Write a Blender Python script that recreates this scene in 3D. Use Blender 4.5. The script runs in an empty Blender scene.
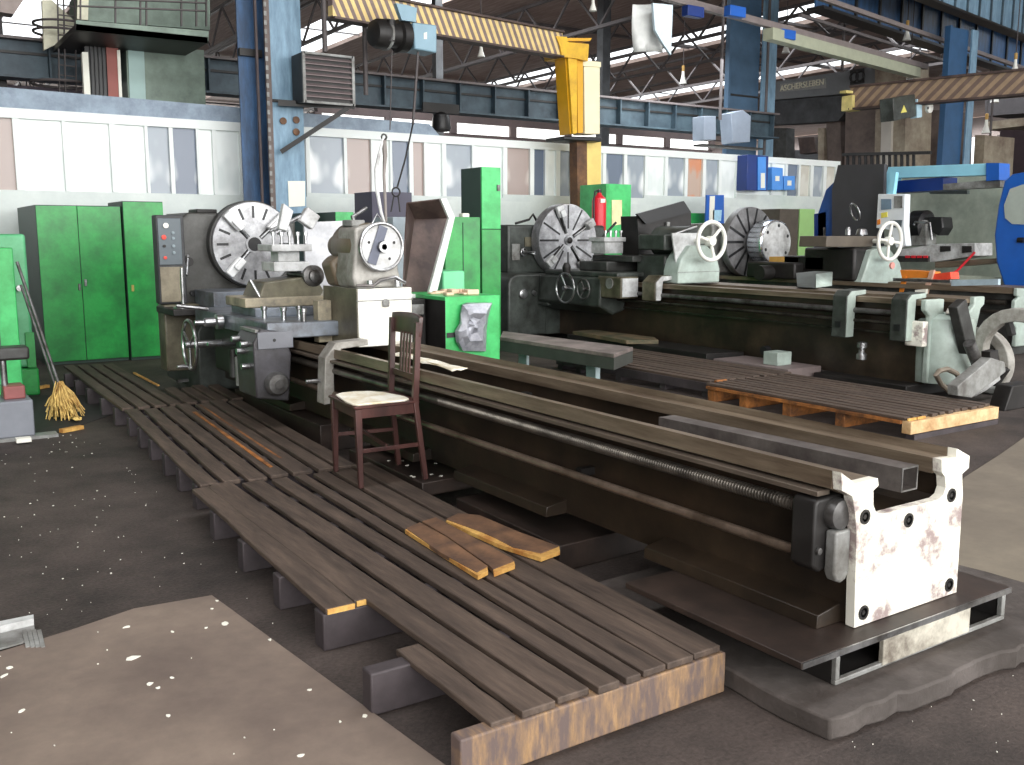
import bpy, bmesh, math, random
from mathutils import Vector, Matrix
random.seed(7)
PI = math.pi
sc = bpy.context.scene
COL = sc.collection
# ------------------------------------------------------------------ camera
F, HC = 962.0, 1.55
PITCH = math.atan(147.5 / F); YAW = math.radians(33.6)
FW = Vector((math.sin(YAW)*math.cos(PITCH), math.cos(YAW)*math.cos(PITCH), -math.sin(PITCH)))
RT = Vector((math.cos(YAW), -math.sin(YAW), 0)); UP = RT.cross(FW)
CAM = Vector((0, 0, HC))
cd = bpy.data.cameras.new('camera'); cam = bpy.data.objects.new('camera', cd); COL.objects.link(cam)
cam.location = CAM
cam.rotation_euler = Matrix((RT, UP, -FW)).transposed().to_euler()
cd.sensor_width = 36; cd.lens = F / 1024 * 36; cd.clip_end = 400; cd.clip_start = .05
sc.camera = cam

def at(px, py, x=None, y=None, z=None):
    """survey helper: the point of the sight line through a photo pixel at a known depth plane"""
    d = FW*F + RT*(px-512) - UP*(py-382.5)
    if z is not None: t = (z-HC)/d.z
    elif y is not None: t = y/d.y
    else: t = x/d.x
    return CAM + d*t

# ------------------------------------------------------------------ materials
def lin(c):
    return tuple((v/12.92 if v <= .04045 else ((v+.055)/1.055)**2.4) for v in [a/255 for a in c]) + (1,)
MATS = {}
def mat(name, rgb, rough=.5, metal=0., var=.18, scale=6., dirt=None, damt=.5, dscale=2.5, bump=.0, stretch=(1,1,1), spec=.5, edge=.26):
    if name in MATS: return MATS[name]
    m = bpy.data.materials.new(name); m.use_nodes = True; nt = m.node_tree; N = nt.nodes; L = nt.links
    b = N['Principled BSDF']; b.inputs['Roughness'].default_value = rough; b.inputs['Metallic'].default_value = metal
    b.inputs['Specular IOR Level'].default_value = spec
    tc = N.new('ShaderNodeTexCoord'); mp = N.new('ShaderNodeMapping'); mp.inputs['Scale'].default_value = stretch
    L.new(tc.outputs['Object'], mp.inputs['Vector'])
    n = N.new('ShaderNodeTexNoise'); n.inputs['Scale'].default_value = scale; n.inputs['Detail'].default_value = 6; n.inputs['Roughness'].default_value = .65
    L.new(mp.outputs['Vector'], n.inputs['Vector'])
    c = lin(rgb); r = N.new('ShaderNodeValToRGB')
    r.color_ramp.elements[0].position = .3; r.color_ramp.elements[1].position = .7
    r.color_ramp.elements[0].color = tuple(v*(1-var) for v in c[:3]) + (1,)
    r.color_ramp.elements[1].color = tuple(min(1, v*(1+var)) for v in c[:3]) + (1,)
    L.new(n.outputs['Fac'], r.inputs['Fac']); out = r.outputs['Color']
    if dirt is not None:
        n2 = N.new('ShaderNodeTexNoise'); n2.inputs['Scale'].default_value = dscale; n2.inputs['Detail'].default_value = 8; n2.inputs['Roughness'].default_value = .7
        L.new(mp.outputs['Vector'], n2.inputs['Vector'])
        r2 = N.new('ShaderNodeValToRGB'); r2.color_ramp.elements[0].position = .62-.28*damt-edge*.5; r2.color_ramp.elements[1].position = .62-.28*damt+edge*.5
        r2.color_ramp.elements[0].color = (1,1,1,1); r2.color_ramp.elements[1].color = (0,0,0,1)
        # low noise values become dirt
        L.new(n2.outputs['Fac'], r2.inputs['Fac'])
        inv = N.new('ShaderNodeMath'); inv.operation = 'SUBTRACT'; inv.inputs[0].default_value = 1
        r2.color_ramp.elements[0].position, r2.color_ramp.elements[1].position = .5+.2*(damt-.5)-edge*.5, .5+.2*(damt-.5)+edge*.5
        mx = N.new('ShaderNodeMix'); mx.data_type = 'RGBA'
        L.new(r2.outputs['Color'], mx.inputs[0]); L.new(out, mx.inputs[6]); mx.inputs[7].default_value = lin(dirt)
        out = mx.outputs[2]
    L.new(out, b.inputs['Base Color'])
    if bump:
        bp = N.new('ShaderNodeBump'); bp.inputs['Strength'].default_value = bump; bp.inputs['Distance'].default_value = .02
        L.new(n.outputs['Fac'], bp.inputs['Height']); L.new(bp.outputs['Normal'], b.inputs['Normal'])
    MATS[name] = m
    return m

def stripe_mat(name, a, bcol, freq, slant=1.0, rough=.6, duty=.5):
    m = bpy.data.materials.new(name); m.use_nodes = True; nt = m.node_tree; N = nt.nodes; L = nt.links
    b = N['Principled BSDF']; b.inputs['Roughness'].default_value = rough
    tc = N.new('ShaderNodeTexCoord'); s = N.new('ShaderNodeSeparateXYZ'); L.new(tc.outputs['Object'], s.inputs[0])
    k = N.new('ShaderNodeMath'); k.operation = 'MULTIPLY'; k.inputs[1].default_value = slant; L.new(s.outputs['Z'], k.inputs[0])
    ad = N.new('ShaderNodeMath'); ad.operation = 'ADD'; L.new(s.outputs['X'], ad.inputs[0]); L.new(k.outputs[0], ad.inputs[1])
    f = N.new('ShaderNodeMath'); f.operation = 'MULTIPLY'; f.inputs[1].default_value = freq; L.new(ad.outputs[0], f.inputs[0])
    fr = N.new('ShaderNodeMath'); fr.operation = 'FRACT'; L.new(f.outputs[0], fr.inputs[0])
    g = N.new('ShaderNodeMath'); g.operation = 'GREATER_THAN'; g.inputs[1].default_value = duty; L.new(fr.outputs[0], g.inputs[0])
    n = N.new('ShaderNodeTexNoise'); n.inputs['Scale'].default_value = 9; L.new(tc.outputs['Object'], n.inputs['Vector'])
    mx = N.new('ShaderNodeMix'); mx.data_type = 'RGBA'; L.new(g.outputs[0], mx.inputs[0]); mx.inputs[6].default_value = lin(a); mx.inputs[7].default_value = lin(bcol)
    mr = N.new('ShaderNodeMapRange'); mr.inputs['To Min'].default_value = .7; mr.inputs['To Max'].default_value = 1.2; L.new(n.outputs['Fac'], mr.inputs['Value'])
    m2 = N.new('ShaderNodeVectorMath'); m2.operation = 'SCALE'; L.new(mx.outputs[2], m2.inputs[0]); L.new(mr.outputs[0], m2.inputs['Scale'])
    L.new(m2.outputs[0], b.inputs['Base Color'])
    return m

CAST   = mat('dark_cast_iron', (66,68,66), .45, .0, .3, 5, (34,32,30), .5, 3, .15)
OILY   = mat('oily_bed_iron', (58,47,36), .42, .0, .4, 3, (30,24,19), .5, 2, .1)
WAY    = mat('worn_way_steel', (142,128,110), .42, .35, .22, 4, (92,78,64), .42, 3, .03, (4,.4,4), edge=.3)
STEEL  = mat('bright_steel', (190,192,194), .28, .9, .12, 9, (110,108,106), .35, 6)
STEELD = mat('dull_steel', (120,120,120), .42, .7, .2, 9, (66,62,58), .45, 6)
SCREW  = mat('oiled_screw_steel', (88,84,78), .32, .7, .2, 7, (44,40,36), .4, 5)
DARK   = mat('grimy_black_steel', (40,38,37), .5, .1, .3, 5, (24,22,21), .5, 3)
MILKY  = mat('chipped_cream_paint', (232,230,218), .5, 0, .06, 9, (150,134,132), .26, 5, .05, edge=.10)
IVORY  = mat('clean_ivory_paint', (232,232,224), .4, 0, .04, 9)
PALE   = mat('pale_green_enamel', (180,196,188), .4, 0, .08, 5, (140,150,142), .3, 3, edge=.4)
GREYP  = mat('grey_machine_enamel', (150,152,150), .42, 0, .15, 5, (92,90,86), .45, 4)
LGREY  = mat('light_grey_enamel', (206,208,208), .4, 0, .08, 5, (140,140,138), .33, 4)
OLIVE  = mat('olive_machine_enamel', (112,108,90), .42, 0, .2, 5, (66,60,48), .45, 3)
DGREEN = mat('dark_green_grey_enamel', (74,80,76), .42, 0, .25, 5, (38,40,37), .45, 3)
GREEN  = mat('green_cabinet_paint', (50,164,78), .34, 0, .08, 30, (40,122,62), .36, 2.2, edge=.25)
GREEN2 = mat('bright_green_paint', (70,196,110), .36, 0, .06, 12, (44,150,74), .36, 2.2, edge=.25)
WOOD   = mat('grimy_walkway_wood', (92,78,68), .7, 0, .25, 5, (58,48,42), .45, 3, .25, (6,.7,3), edge=.3)
WOODB  = mat('dusty_dark_bearer_wood', (72,65,68), .65, 0, .2, 5, (52,46,48), .45, 3, .2)
ENDW   = mat('scuffed_end_board_wood', (160,128,90), .65, 0, .3, 9, (100,86,82), .62, 3, .2, (6,1,1.3), edge=.22)
FRESH  = mat('fresh_split_wood', (226,184,104), .7, 0, .15, 12, (170,112,52), .4, 8, .1)
ORANGEW= mat('orange_brown_wood', (176,112,54), .7, 0, .25, 7, (84,56,36), .45, 5, .15)
CHAIRW = mat('dark_chair_wood', (84,54,50), .34, 0, .22, 8, (50,32,31), .4, 5, .03, (1,1,.3))
WHITE  = mat('white_cloth', (240,238,226), .8, 0, .03, 8, (206,190,150), .25, 6)
WALLP  = mat('white_wall_panel', (222,230,226), .55, 0, .03, 4, (196,206,204), .4, 1.2, edge=.4)
BAND   = mat('grey_blue_band', (150,166,182), .6, 0, .1, 7, (120,134,150), .4, 4)
FRAME  = mat('white_window_frame', (232,238,236), .5, 0, .03, 4)
CONC   = mat('concrete_plinth', (84,78,75), .8, 0, .2, 6, (62,56,52), .45, 3, .5)
BLUE   = mat('steel_blue_paint', (54,92,134), .5, 0, .15, 4, (36,58,84), .42, 3, .05, (3,3,.6), edge=.3)
LBLUE  = mat('light_blue_paint', (132,164,186), .5, 0, .12, 4, (94,124,146), .42, 3, .05, (3,3,.6), edge=.3)
GBLUE  = mat('grey_blue_girder_paint', (70,88,98), .55, 0, .2, 4, (46,60,70), .45, 3)
BBLUE  = mat('vivid_blue_paint', (28,92,182), .35, 0, .08, 4)
SKYB   = mat('bright_blue_door', (74,146,228), .35, 0, .08, 4)
NAVY   = mat('navy_blue_paint', (18,50,120), .38, 0, .1, 4)
CYAN   = mat('pale_cyan_paint', (150,214,236), .4, 0, .06, 4)
YEL    = mat('crane_yellow_paint', (236,190,34), .45, 0, .08, 5, (196,146,26), .4, 3, edge=.3)
CREAMY = mat('cream_column_paint', (240,232,196), .5, 0, .05, 5)
BROWN  = mat('brown_rusted_column', (120,84,52), .6, 0, .2, 6, (80,54,38), .5, 3)
ROOFM  = mat('brown_roof_boards', (176,156,146), .8, 0, .2, 2, (140,120,112), .45, 1.5, 0, (6,.5,1))
TRUSS  = mat('truss_steel', (78,72,72), .6, .0, .2, 4)
RED    = mat('red_enamel', (214,38,52), .35, 0, .06, 5)
BLACKP = mat('black_plastic', (26,26,28), .4, 0, .1, 5)
BROWNM = mat('brown_sheet_metal', (92,76,70), .5, .2, .25, 4, (58,46,44), .5, 3)
SILVER = mat('crumpled_foil', (150,152,158), .3, .7, .15, 8, (90,92,98), .4, 6)
ORANGE = mat('orange_paint', (226,134,48), .5, 0, .1, 6)
PAPER  = mat('paper', (238,238,226), .8, 0, .03, 6)
CREAMM = mat('beige_cladding', (170,160,140), .6, 0, .15, 3, (120,104,90), .4, 1.6, edge=.3)
BROWNG = mat('brown_grey_cladding', (112,98,90), .6, 0, .2, 3, (78,66,62), .45, 1.6, edge=.3)
DKGREY = mat('dark_grey_cladding', (72,74,76), .6, 0, .2, 3, (46,46,48), .45, 2)
GRGREY = mat('sage_green_enamel', (130,150,136), .5, 0, .12, 3, (96,110,100), .42, 2, edge=.3)
LIME   = mat('lime_green_panel', (160,206,128), .45, 0, .06, 4)
STRAW  = mat('straw_bristles', (232,200,120), .8, 0, .25, 14, (150,110,54), .45, 10)
BULB   = mat('white_glass_shade', (236,236,228), .3, 0, .03, 5)

# ------------------------------------------------------------------ mesh builder
class MB:
    def __init__(s): s.bm = bmesh.new()
    def box(s, a, b, M=None):
        x0,x1 = sorted((a[0],b[0])); y0,y1 = sorted((a[1],b[1])); z0,z1 = sorted((a[2],b[2]))
        v = [s.bm.verts.new((M @ Vector(p)) if M else p) for p in
             [(x0,y0,z0),(x1,y0,z0),(x1,y1,z0),(x0,y1,z0),(x0,y0,z1),(x1,y0,z1),(x1,y1,z1),(x0,y1,z1)]]
        for f in ((0,3,2,1),(4,5,6,7),(0,1,5,4),(1,2,6,5),(2,3,7,6),(3,0,4,7)): s.bm.faces.new([v[i] for i in f])
        return s
    def hexa(s, bot, top):
        v = [s.bm.verts.new(p) for p in list(bot)+list(top)]; n = len(bot)
        s.bm.faces.new(v[:n][::-1]); s.bm.faces.new(v[n:])
        for i in range(n): j=(i+1)%n; s.bm.faces.new([v[i],v[j],v[n+j],v[n+i]])
        return s
    def prism(s, poly, ax, a, b, M=None):
        def pt(p, t):
            q = {'x':(t,p[0],p[1]), 'y':(p[0],t,p[1]), 'z':(p[0],p[1],t)}[ax]
            return (M @ Vector(q)) if M else q
        A = [s.bm.verts.new(pt(p,a)) for p in poly]; B = [s.bm.verts.new(pt(p,b)) for p in poly]
        s.bm.faces.new(A); s.bm.faces.new(B[::-1]); n = len(poly)
        for i in range(n): j=(i+1)%n; s.bm.faces.new([A[j],A[i],B[i],B[j]])
        return s
    def turn(s, prof, o, d, n=24):
        """surface of revolution: prof [(radius, distance along d)], closed by caps where radius > 0"""
        o = Vector(o); d = Vector(d).normalized(); u = d.orthogonal().normalized(); w = d.cross(u)
        rows = []
        for r, t in prof:
            if r <= 1e-6: rows.append([s.bm.verts.new(o+d*t)])
            else: rows.append([s.bm.verts.new(o+d*t+(u*math.cos(2*PI*i/n)+w*math.sin(2*PI*i/n))*r) for i in range(n)])
        for A, B in zip(rows, rows[1:]):
            for i in range(n):
                j=(i+1)%n
                f = []
                for q in (A[i%len(A)], A[j%len(A)], B[j%len(B)], B[i%len(B)]):
                    if q not in f: f.append(q)
                if len(f) > 2: s.bm.faces.new(f)
        if len(rows[0]) > 1: s.bm.faces.new(rows[0][::-1])
        if len(rows[-1]) > 1: s.bm.faces.new(rows[-1])
        return s
    def cyl(s, p0, p1, r, r2=None, n=16):
        p0=Vector(p0); p1=Vector(p1)
        return s.turn([(r,0),(r if r2 is None else r2,(p1-p0).length)], p0, p1-p0, n)
    def tube(s, pts, r, n=8, closed=False):
        pts=[Vector(p) for p in pts]; rows=[]; m=len(pts); up=None
        for i,p in enumerate(pts):
            if closed: d=(pts[(i+1)%m]-pts[i-1])
            else: d=(pts[min(i+1,m-1)]-pts[max(i-1,0)])
            d.normalize()
            if up is None: u=d.orthogonal().normalized()
            else:
                u=up-d*up.dot(d); u=u.normalized() if u.length>1e-6 else d.orthogonal().normalized()
            up=u; w=d.cross(u)
            rr = r[i] if isinstance(r,(list,tuple)) else r
            rows.append([s.bm.verts.new(p+(u*math.cos(2*PI*k/n)+w*math.sin(2*PI*k/n))*rr) for k in range(n)])
        rng = range(m) if closed else range(m-1)
        for i in rng:
            A=rows[i]; B=rows[(i+1)%m]
            for k in range(n): l=(k+1)%n; s.bm.faces.new([A[k],A[l],B[l],B[k]])
        if not closed: s.bm.faces.new(rows[0][::-1]); s.bm.faces.new(rows[-1])
        return s
    def torus(s, o, d, R, r, n=36, k=10, sx=1):
        o=Vector(o); d=Vector(d).normalized(); u=d.orthogonal().normalized(); w=d.cross(u)
        return s.tube([o+(u*math.cos(2*PI*i/n)+w*math.sin(2*PI*i/n))*R for i in range(n)], r, k, True)
    def bar(s, p0, p1, w, h, upv=(0,0,1)):
        """square bar from p0 to p1"""
        p0=Vector(p0); p1=Vector(p1); d=(p1-p0).normalized(); u=Vector(upv)
        sd=d.cross(u)
        if sd.length<1e-4: sd=d.orthogonal()
        sd.normalize(); u=sd.cross(d)
        q=[(-w/2,-h/2),(w/2,-h/2),(w/2,h/2),(-w/2,h/2)]
        return s.hexa([p0+sd*a+u*b for a,b in q],[p1+sd*a+u*b for a,b in q])
    def sheet(s, fn, nu, nv):
        g=[[s.bm.verts.new(fn(i/nu,j/nv)) for j in range(nv+1)] for i in range(nu+1)]
        for i in range(nu):
            for j in range(nv): s.bm.faces.new([g[i][j],g[i+1][j],g[i+1][j+1],g[i][j+1]])
        return s
    def build(s, name, m, parent=None, bevel=0, solid=0, smooth=True, seg=2, ang=32, sub=0, origin=None):
        bmesh.ops.recalc_face_normals(s.bm, faces=s.bm.faces)
        o0 = Vector((0,0,0))
        if parent is not None: o0 = wloc(parent)
        else:
            vs=[v.co for v in s.bm.verts]
            lo=[min(v[i] for v in vs) for i in range(3)]; hi=[max(v[i] for v in vs) for i in range(3)]
            o0=Vector(origin) if origin is not None else Vector(((lo[0]+hi[0])/2,(lo[1]+hi[1])/2,lo[2]))
        for v in s.bm.verts: v.co -= o0
        me=bpy.data.meshes.new(name); s.bm.to_mesh(me); s.bm.free()
        o=bpy.data.objects.new(name, me); COL.objects.link(o)
        if parent is not None: o.parent=parent
        else: o.location=o0
        me.materials.append(m)
        if smooth:
            for p in me.polygons: p.use_smooth=True
            me.set_sharp_from_angle(angle=math.radians(ang))
        if solid:
            md=o.modifiers.new('s','SOLIDIFY'); md.thickness=solid; md.offset=0
        if bevel:
            md=o.modifiers.new('b','BEVEL'); md.width=bevel; md.segments=seg; md.limit_method='ANGLE'; md.angle_limit=math.radians(40)
        if sub:
            md=o.modifiers.new('u','SUBSURF'); md.levels=sub; md.render_levels=sub
        return o
def wloc(o):
    v=Vector((0,0,0))
    while o is not None: v+=o.location; o=o.parent
    return v
def tag(o, label=None, cat=None, group=None, kind=None):
    if label: o['label']=label
    if cat: o['category']=cat
    if group: o['group']=group
    if kind: o['kind']=kind
    return o
def thing(name, loc, label, cat, group=None):
    o=bpy.data.objects.new(name,None); COL.objects.link(o); o.location=loc; o.empty_display_size=.1
    return tag(o,label,cat,group)
def struct(name, mb, m, **k):
    o=mb.build(name,m,**k); o['kind']='structure'; return o
def copy_tree(o, parent=None):
    c=o.copy(); COL.objects.link(c)
    if parent is not None: c.parent=parent
    for ch in list(o.children): copy_tree(ch,c)
    return c
def circ(n, r, a0=0, c=(0,0)): return [(c[0]+r*math.cos(a0+2*PI*i/n), c[1]+r*math.sin(a0+2*PI*i/n)) for i in range(n)]
def text_mesh(name, body, size, m, parent, world_mat, ext=.004):
    cu=bpy.data.curves.new(name,'FONT'); cu.body=body; cu.size=size; cu.extrude=ext; cu.align_x='CENTER'; cu.align_y='CENTER'
    t=bpy.data.objects.new(name+'_c',cu); COL.objects.link(t)
    dg=bpy.context.evaluated_depsgraph_get(); me=bpy.data.meshes.new_from_object(t.evaluated_get(dg))
    bpy.data.objects.remove(t); me.transform(world_mat); me.transform(Matrix.Translation(-wloc(parent)))
    me.materials.clear(); me.materials.append(m)
    o=bpy.data.objects.new(name,me); COL.objects.link(o); o.parent=parent; return o
# ================================================================== SETTING
# floor: oily shop floor
def floor_mat():
    m=bpy.data.materials.new('oily_shop_floor'); m.use_nodes=True; nt=m.node_tree; N=nt.nodes; L=nt.links; b=N['Principled BSDF']
    b.inputs['Roughness'].default_value=.75; b.inputs['Specular IOR Level'].default_value=.3
    tc=N.new('ShaderNodeTexCoord')
    def noise(sc_,d=8,r=.7):
        n=N.new('ShaderNodeTexNoise'); n.inputs['Scale'].default_value=sc_; n.inputs['Detail'].default_value=d; n.inputs['Roughness'].default_value=r
        L.new(tc.outputs['Object'],n.inputs['Vector']); return n
    n1=noise(1.1); n2=noise(60,3); r=N.new('ShaderNodeValToRGB')
    r.color_ramp.elements[0].position=.36; r.color_ramp.elements[0].color=lin((54,49,47)); r.color_ramp.elements[1].position=.64; r.color_ramp.elements[1].color=lin((86,77,73))
    L.new(n1.outputs['Fac'],r.inputs['Fac'])
    mr=N.new('ShaderNodeMapRange'); mr.inputs['From Min'].default_value=.3; mr.inputs['From Max'].default_value=.7; mr.inputs['To Min'].default_value=.7; mr.inputs['To Max'].default_value=1.25
    L.new(n2.outputs['Fac'],mr.inputs['Value'])
    v=N.new('ShaderNodeVectorMath'); v.operation='SCALE'; L.new(r.outputs['Color'],v.inputs[0]); L.new(mr.outputs[0],v.inputs['Scale'])
    L.new(v.outputs[0],b.inputs['Base Color'])
    bp=N.new('ShaderNodeBump'); bp.inputs['Strength'].default_value=.35; bp.inputs['Distance'].default_value=.01
    L.new(n2.outputs['Fac'],bp.inputs['Height']); L.new(bp.outputs['Normal'],b.inputs['Normal'])
    return m
struct('floor', MB().box((-14,-9,-.2),(60,70,0)), floor_mat(), smooth=False)
AISLE=mat('beige_aisle_concrete',(126,118,104),.8,0,.14,3,(104,96,86),.45,1.2,.15,edge=.3)
P=[at(964,478,z=0),at(1000,455,z=0),at(1024,438,z=0)]
dv=(P[2]-P[1]); far=P[2]+dv*14
poly=[(3.75,1.9),(3.95,2.55),(P[0].x,P[0].y),(P[1].x,P[1].y),(P[2].x,P[2].y),(12.0,5.1),(12.0,-6),(3.9,-6)]
struct('floor', MB().prism(poly,'z',0.0,.004), AISLE, smooth=False)
SLABM=mat('worn_brown_slab',(136,122,110),.62,0,.16,3,(100,88,82),.42,1.4,.1,edge=.35)
slab=MB().prism([(1.116,4.021),(.80,4.05),(.55,3.96),(.287,3.887),(-1.6,3.6),(-1.6,.4),(1.5,.4),(1.40,1.2),(1.285,2.318)],'z',0.0005,.014).build('floor_plate',SLABM,bevel=.002)
tag(slab,'large worn brown floor plate with white paint drips in front of the walkway','floor plate')
# paint drips / chips : countless specks
ch=MB()
def speck(x,y,z,r,k=7):
    a0=random.random()*6; e=.5+random.random()*.5; c,s_=math.cos(a0),math.sin(a0); pts=[]
    for i in range(k):
        q=r*(.6+.6*random.random()); a=2*PI*i/k; u,v=q*math.cos(a),q*math.sin(a)*e; pts.append((x+u*c-v*s_,y+u*s_+v*c))
    ch.prism(pts,'z',z,z+.0025)
for (px,py,r) in [(217,601,.012),(212,609,.009),(127,627,.016),(172,632,.012),(225,624,.022),(133,658,.024),(150,684,.014),(158,688,.009),(206,628,.008),(4,676,.018),(10,668,.012),(22,711,.016),(172,678,.008),(168,716,.01),(340,722,.01),(365,716,.012),(300,756,.014),(310,690,.009),(270,640,.01)]:
    p=at(px,py,z=.014); speck(p.x,p.y,.0142,r)
for i in range(110):
    x=random.uniform(.35,1.35); y=random.uniform(4.1,8.2)
    speck(x,y,.0005,random.choice([.003,.003,.004,.005,.008])*(.35+y/14))
for i in range(60):
    x=random.uniform(-1.2,1.25); y=random.uniform(1.0,3.9); speck(x,y,.0142,random.choice([.002,.003,.004]))
for i in range(26):
    speck(random.uniform(2.3,2.5),random.uniform(4.8,5.8),.001,.005)
for i in range(160):
    speck(random.uniform(1.4,4.6),random.uniform(.9,1.75),.0005,random.choice([.0015,.002,.003]))
tag(ch.build('paint_chips',PAPER),'white paint chips and crumbs scattered over the dark floor','paint chips',kind='stuff')

# roof: board ceiling with daylight strips left open, running along the hall
ZR=9.0
strips=[(13.9,16.3,20,60),(26.0,28.6,20,60),(35.7,37.4,20,60),(4.6,6.3,30,60)]
cuts=sorted(strips); xs=[-14]
rb=MB(); prev=-14
for (a,b,y0,y1) in cuts:
    rb.box((prev,-9,ZR),(a,70,ZR+.15)); rb.box((a,-9,ZR),(b,y0,ZR+.15)); rb.box((a,y1,ZR),(b,70,ZR+.15)); prev=b
rb.box((prev,-9,ZR),(60,70,ZR+.15))
struct('ceiling', rb, ROOFM, smooth=False)
# far walls with a lit window row
fm=mat('far_wall_dark',(84,76,74),.8,0,.2,1,(64,58,58),.45,.4)
w=MB(); w.box((-14,70,0),(60,70.3,5.2)); w.box((-14,70,8.2),(60,70.3,ZR))
for i in range(19): w.box((-14+i*4,70,5.2),(-13.7+i*4,70.3,8.2))
struct('wall_far', w, fm, smooth=False)
w=MB(); w.box((60,-9,0),(60.3,70,5.6)); w.box((60,-9,7.8),(60.3,70,ZR))
for i in range(40): w.box((60,-9+i*2,5.6),(60.3,-8.6+i*2,7.8))
struct('wall_right', w, fm, smooth=False)
struct('wall_left', MB().box((-14.3,-9,0),(-14,70,ZR)), fm, smooth=False)
# wall behind the photographer: big glazed bays
w=MB(); w.box((-14,-9.3,0),(60,-9,1.0)); w.box((-14,-9.3,7.6),(60,-9,ZR))
for i in range(19): w.box((-14+i*4,-9.3,1.0),(-13.6+i*4,-9,7.6))
struct('wall_front', w, FRAME, smooth=False)

# ---- glazed partition behind the lathes (y = 14.5)
YW=14.5
def wx(px,py=160): return at(px,py,y=YW).x
XL,XR=-3.0,wx(840)
struct('wall_back', MB().box((XL,YW,0),(XR,YW+.12,2.14)), WALLP, smooth=False)
t=MB(); t.box((XL,YW-.02,3.07),(XR,YW+.14,3.20)); struct('trim_1',t,FRAME,bevel=.004)
t=MB(); t.prism([(XL,3.20),(XL,3.47),(wx(0),3.46),(wx(240),3.42),(wx(430),3.38),(wx(440),3.20)],'y',YW,YW+.12); struct('trim_2',t,BAND,smooth=False)
struct('trim_3', MB().box((XR-.1,YW,2.14),(XR,YW+.12,3.07)).box((XR-.1,YW-.02,0),(XR+.02,YW+.14,2.14)),FRAME,smooth=False)
# an enclosed office behind the glass
struct('wall_office', MB().box((XL,YW+2.2,0),(XR,YW+2.3,3.1)).box((XR-.06,YW+.12,0),(XR,YW+2.2,3.1)).box((XL,YW+.12,3.1),(XR,YW+2.3,3.16)), mat('office_wall',(206,206,200),.8,0,.05,2), smooth=False)
def pane_mat(name,a,b,amt,scale,rough=.25):  # glass reflections painted as bright and dark colour patches
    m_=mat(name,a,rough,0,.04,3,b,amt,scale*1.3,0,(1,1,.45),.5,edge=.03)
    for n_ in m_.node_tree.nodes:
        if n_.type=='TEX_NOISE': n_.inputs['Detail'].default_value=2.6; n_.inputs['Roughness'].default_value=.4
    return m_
PW=pane_mat('white_glare_glass',(240,246,244),(226,234,232),.3,1.2)
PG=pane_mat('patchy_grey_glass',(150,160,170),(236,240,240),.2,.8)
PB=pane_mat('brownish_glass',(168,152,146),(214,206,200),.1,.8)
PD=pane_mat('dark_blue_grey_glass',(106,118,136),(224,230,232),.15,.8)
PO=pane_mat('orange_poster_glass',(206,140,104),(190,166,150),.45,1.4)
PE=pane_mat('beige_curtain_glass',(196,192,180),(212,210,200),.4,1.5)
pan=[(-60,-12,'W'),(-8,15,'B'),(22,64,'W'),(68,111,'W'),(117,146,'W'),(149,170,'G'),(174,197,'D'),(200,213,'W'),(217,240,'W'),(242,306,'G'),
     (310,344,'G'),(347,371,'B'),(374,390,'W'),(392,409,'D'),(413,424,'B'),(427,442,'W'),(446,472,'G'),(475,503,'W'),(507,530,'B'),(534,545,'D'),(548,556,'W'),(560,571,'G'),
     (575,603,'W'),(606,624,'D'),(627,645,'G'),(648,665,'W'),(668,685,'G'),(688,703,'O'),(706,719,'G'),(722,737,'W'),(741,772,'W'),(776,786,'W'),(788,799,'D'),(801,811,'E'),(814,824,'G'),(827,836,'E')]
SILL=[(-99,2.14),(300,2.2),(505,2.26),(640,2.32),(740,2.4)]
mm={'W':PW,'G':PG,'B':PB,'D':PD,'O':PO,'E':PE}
prevx=XL; k=1
sb=MB(); fr=MB()
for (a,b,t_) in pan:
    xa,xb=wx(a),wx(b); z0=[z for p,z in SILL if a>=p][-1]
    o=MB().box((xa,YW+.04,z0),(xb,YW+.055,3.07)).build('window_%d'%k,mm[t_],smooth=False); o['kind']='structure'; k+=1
    fr.box((prevx,YW-.01,z0),(xa,YW+.11,3.07))
    sb.box((prevx,YW,2.14),(xb,YW+.12,z0+.001)); prevx=xb
fr.box((prevx,YW-.01,2.4),(XR,YW+.11,3.07))
sb.box((prevx,YW,2.14),(XR,YW+.12,2.401))
struct('trim_4',fr,FRAME,smooth=False); struct('trim_5',sb,WALLP,smooth=False)

# ================================================================== WALKWAYS
def board(mb,x0,x1,y0,y1,z0,z1,skew=0,n=6,jag=.004):
    """one plank along y with slightly uneven edges"""
    A=[];B=[]
    for i in range(n+1):
        y=y0+(y1-y0)*i/n; s_=skew*i/n; j=random.uniform(-jag,jag); j2=random.uniform(-jag,jag)
        A.append((x0+s_+j,y)); B.append((x1+s_+j2,y))
    mb.prism(A+B[::-1],'z',z0+random.uniform(-.002,.002),z1+random.uniform(-.003,.002)); return mb
def walkway(label, slats, bearers, origin, smat=WOOD, bmat_=WOODB, group=None):
    t=thing('duckboard',origin,label,'duckboard',group)
    for s_ in slats:
        m=smat
        board(MB(),*s_[:6],skew=s_[6] if len(s_)>6 else 0).build('slat',m,t,bevel=.004)
    for b in bearers:
        m=b[6] if len(b)>6 else bmat_
        MB().box(b[:3],b[3:6]).build('bearer',m,t,bevel=.006)
    return t
zt,zb=.17,.145
SX=lambda p: at(p,690,y=2.19).x
fs=[(SX(521),SX(553)),(SX(558),SX(590)),(SX(596),SX(618)),(SX(624),SX(639)),(SX(643),SX(664)),(SX(666),SX(692)),(SX(694),SX(720))]
sl=[(a,b,2.185+random.uniform(-.008,.012),5.26+random.uniform(-.05,.05),zb,zt,-.0) for a,b in fs]
sl=[(a,b,y0,y1,zb,zt,.0+.155*i/6) for i,(a,b,y0,y1,_,_,_) in enumerate(sl)]
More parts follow.
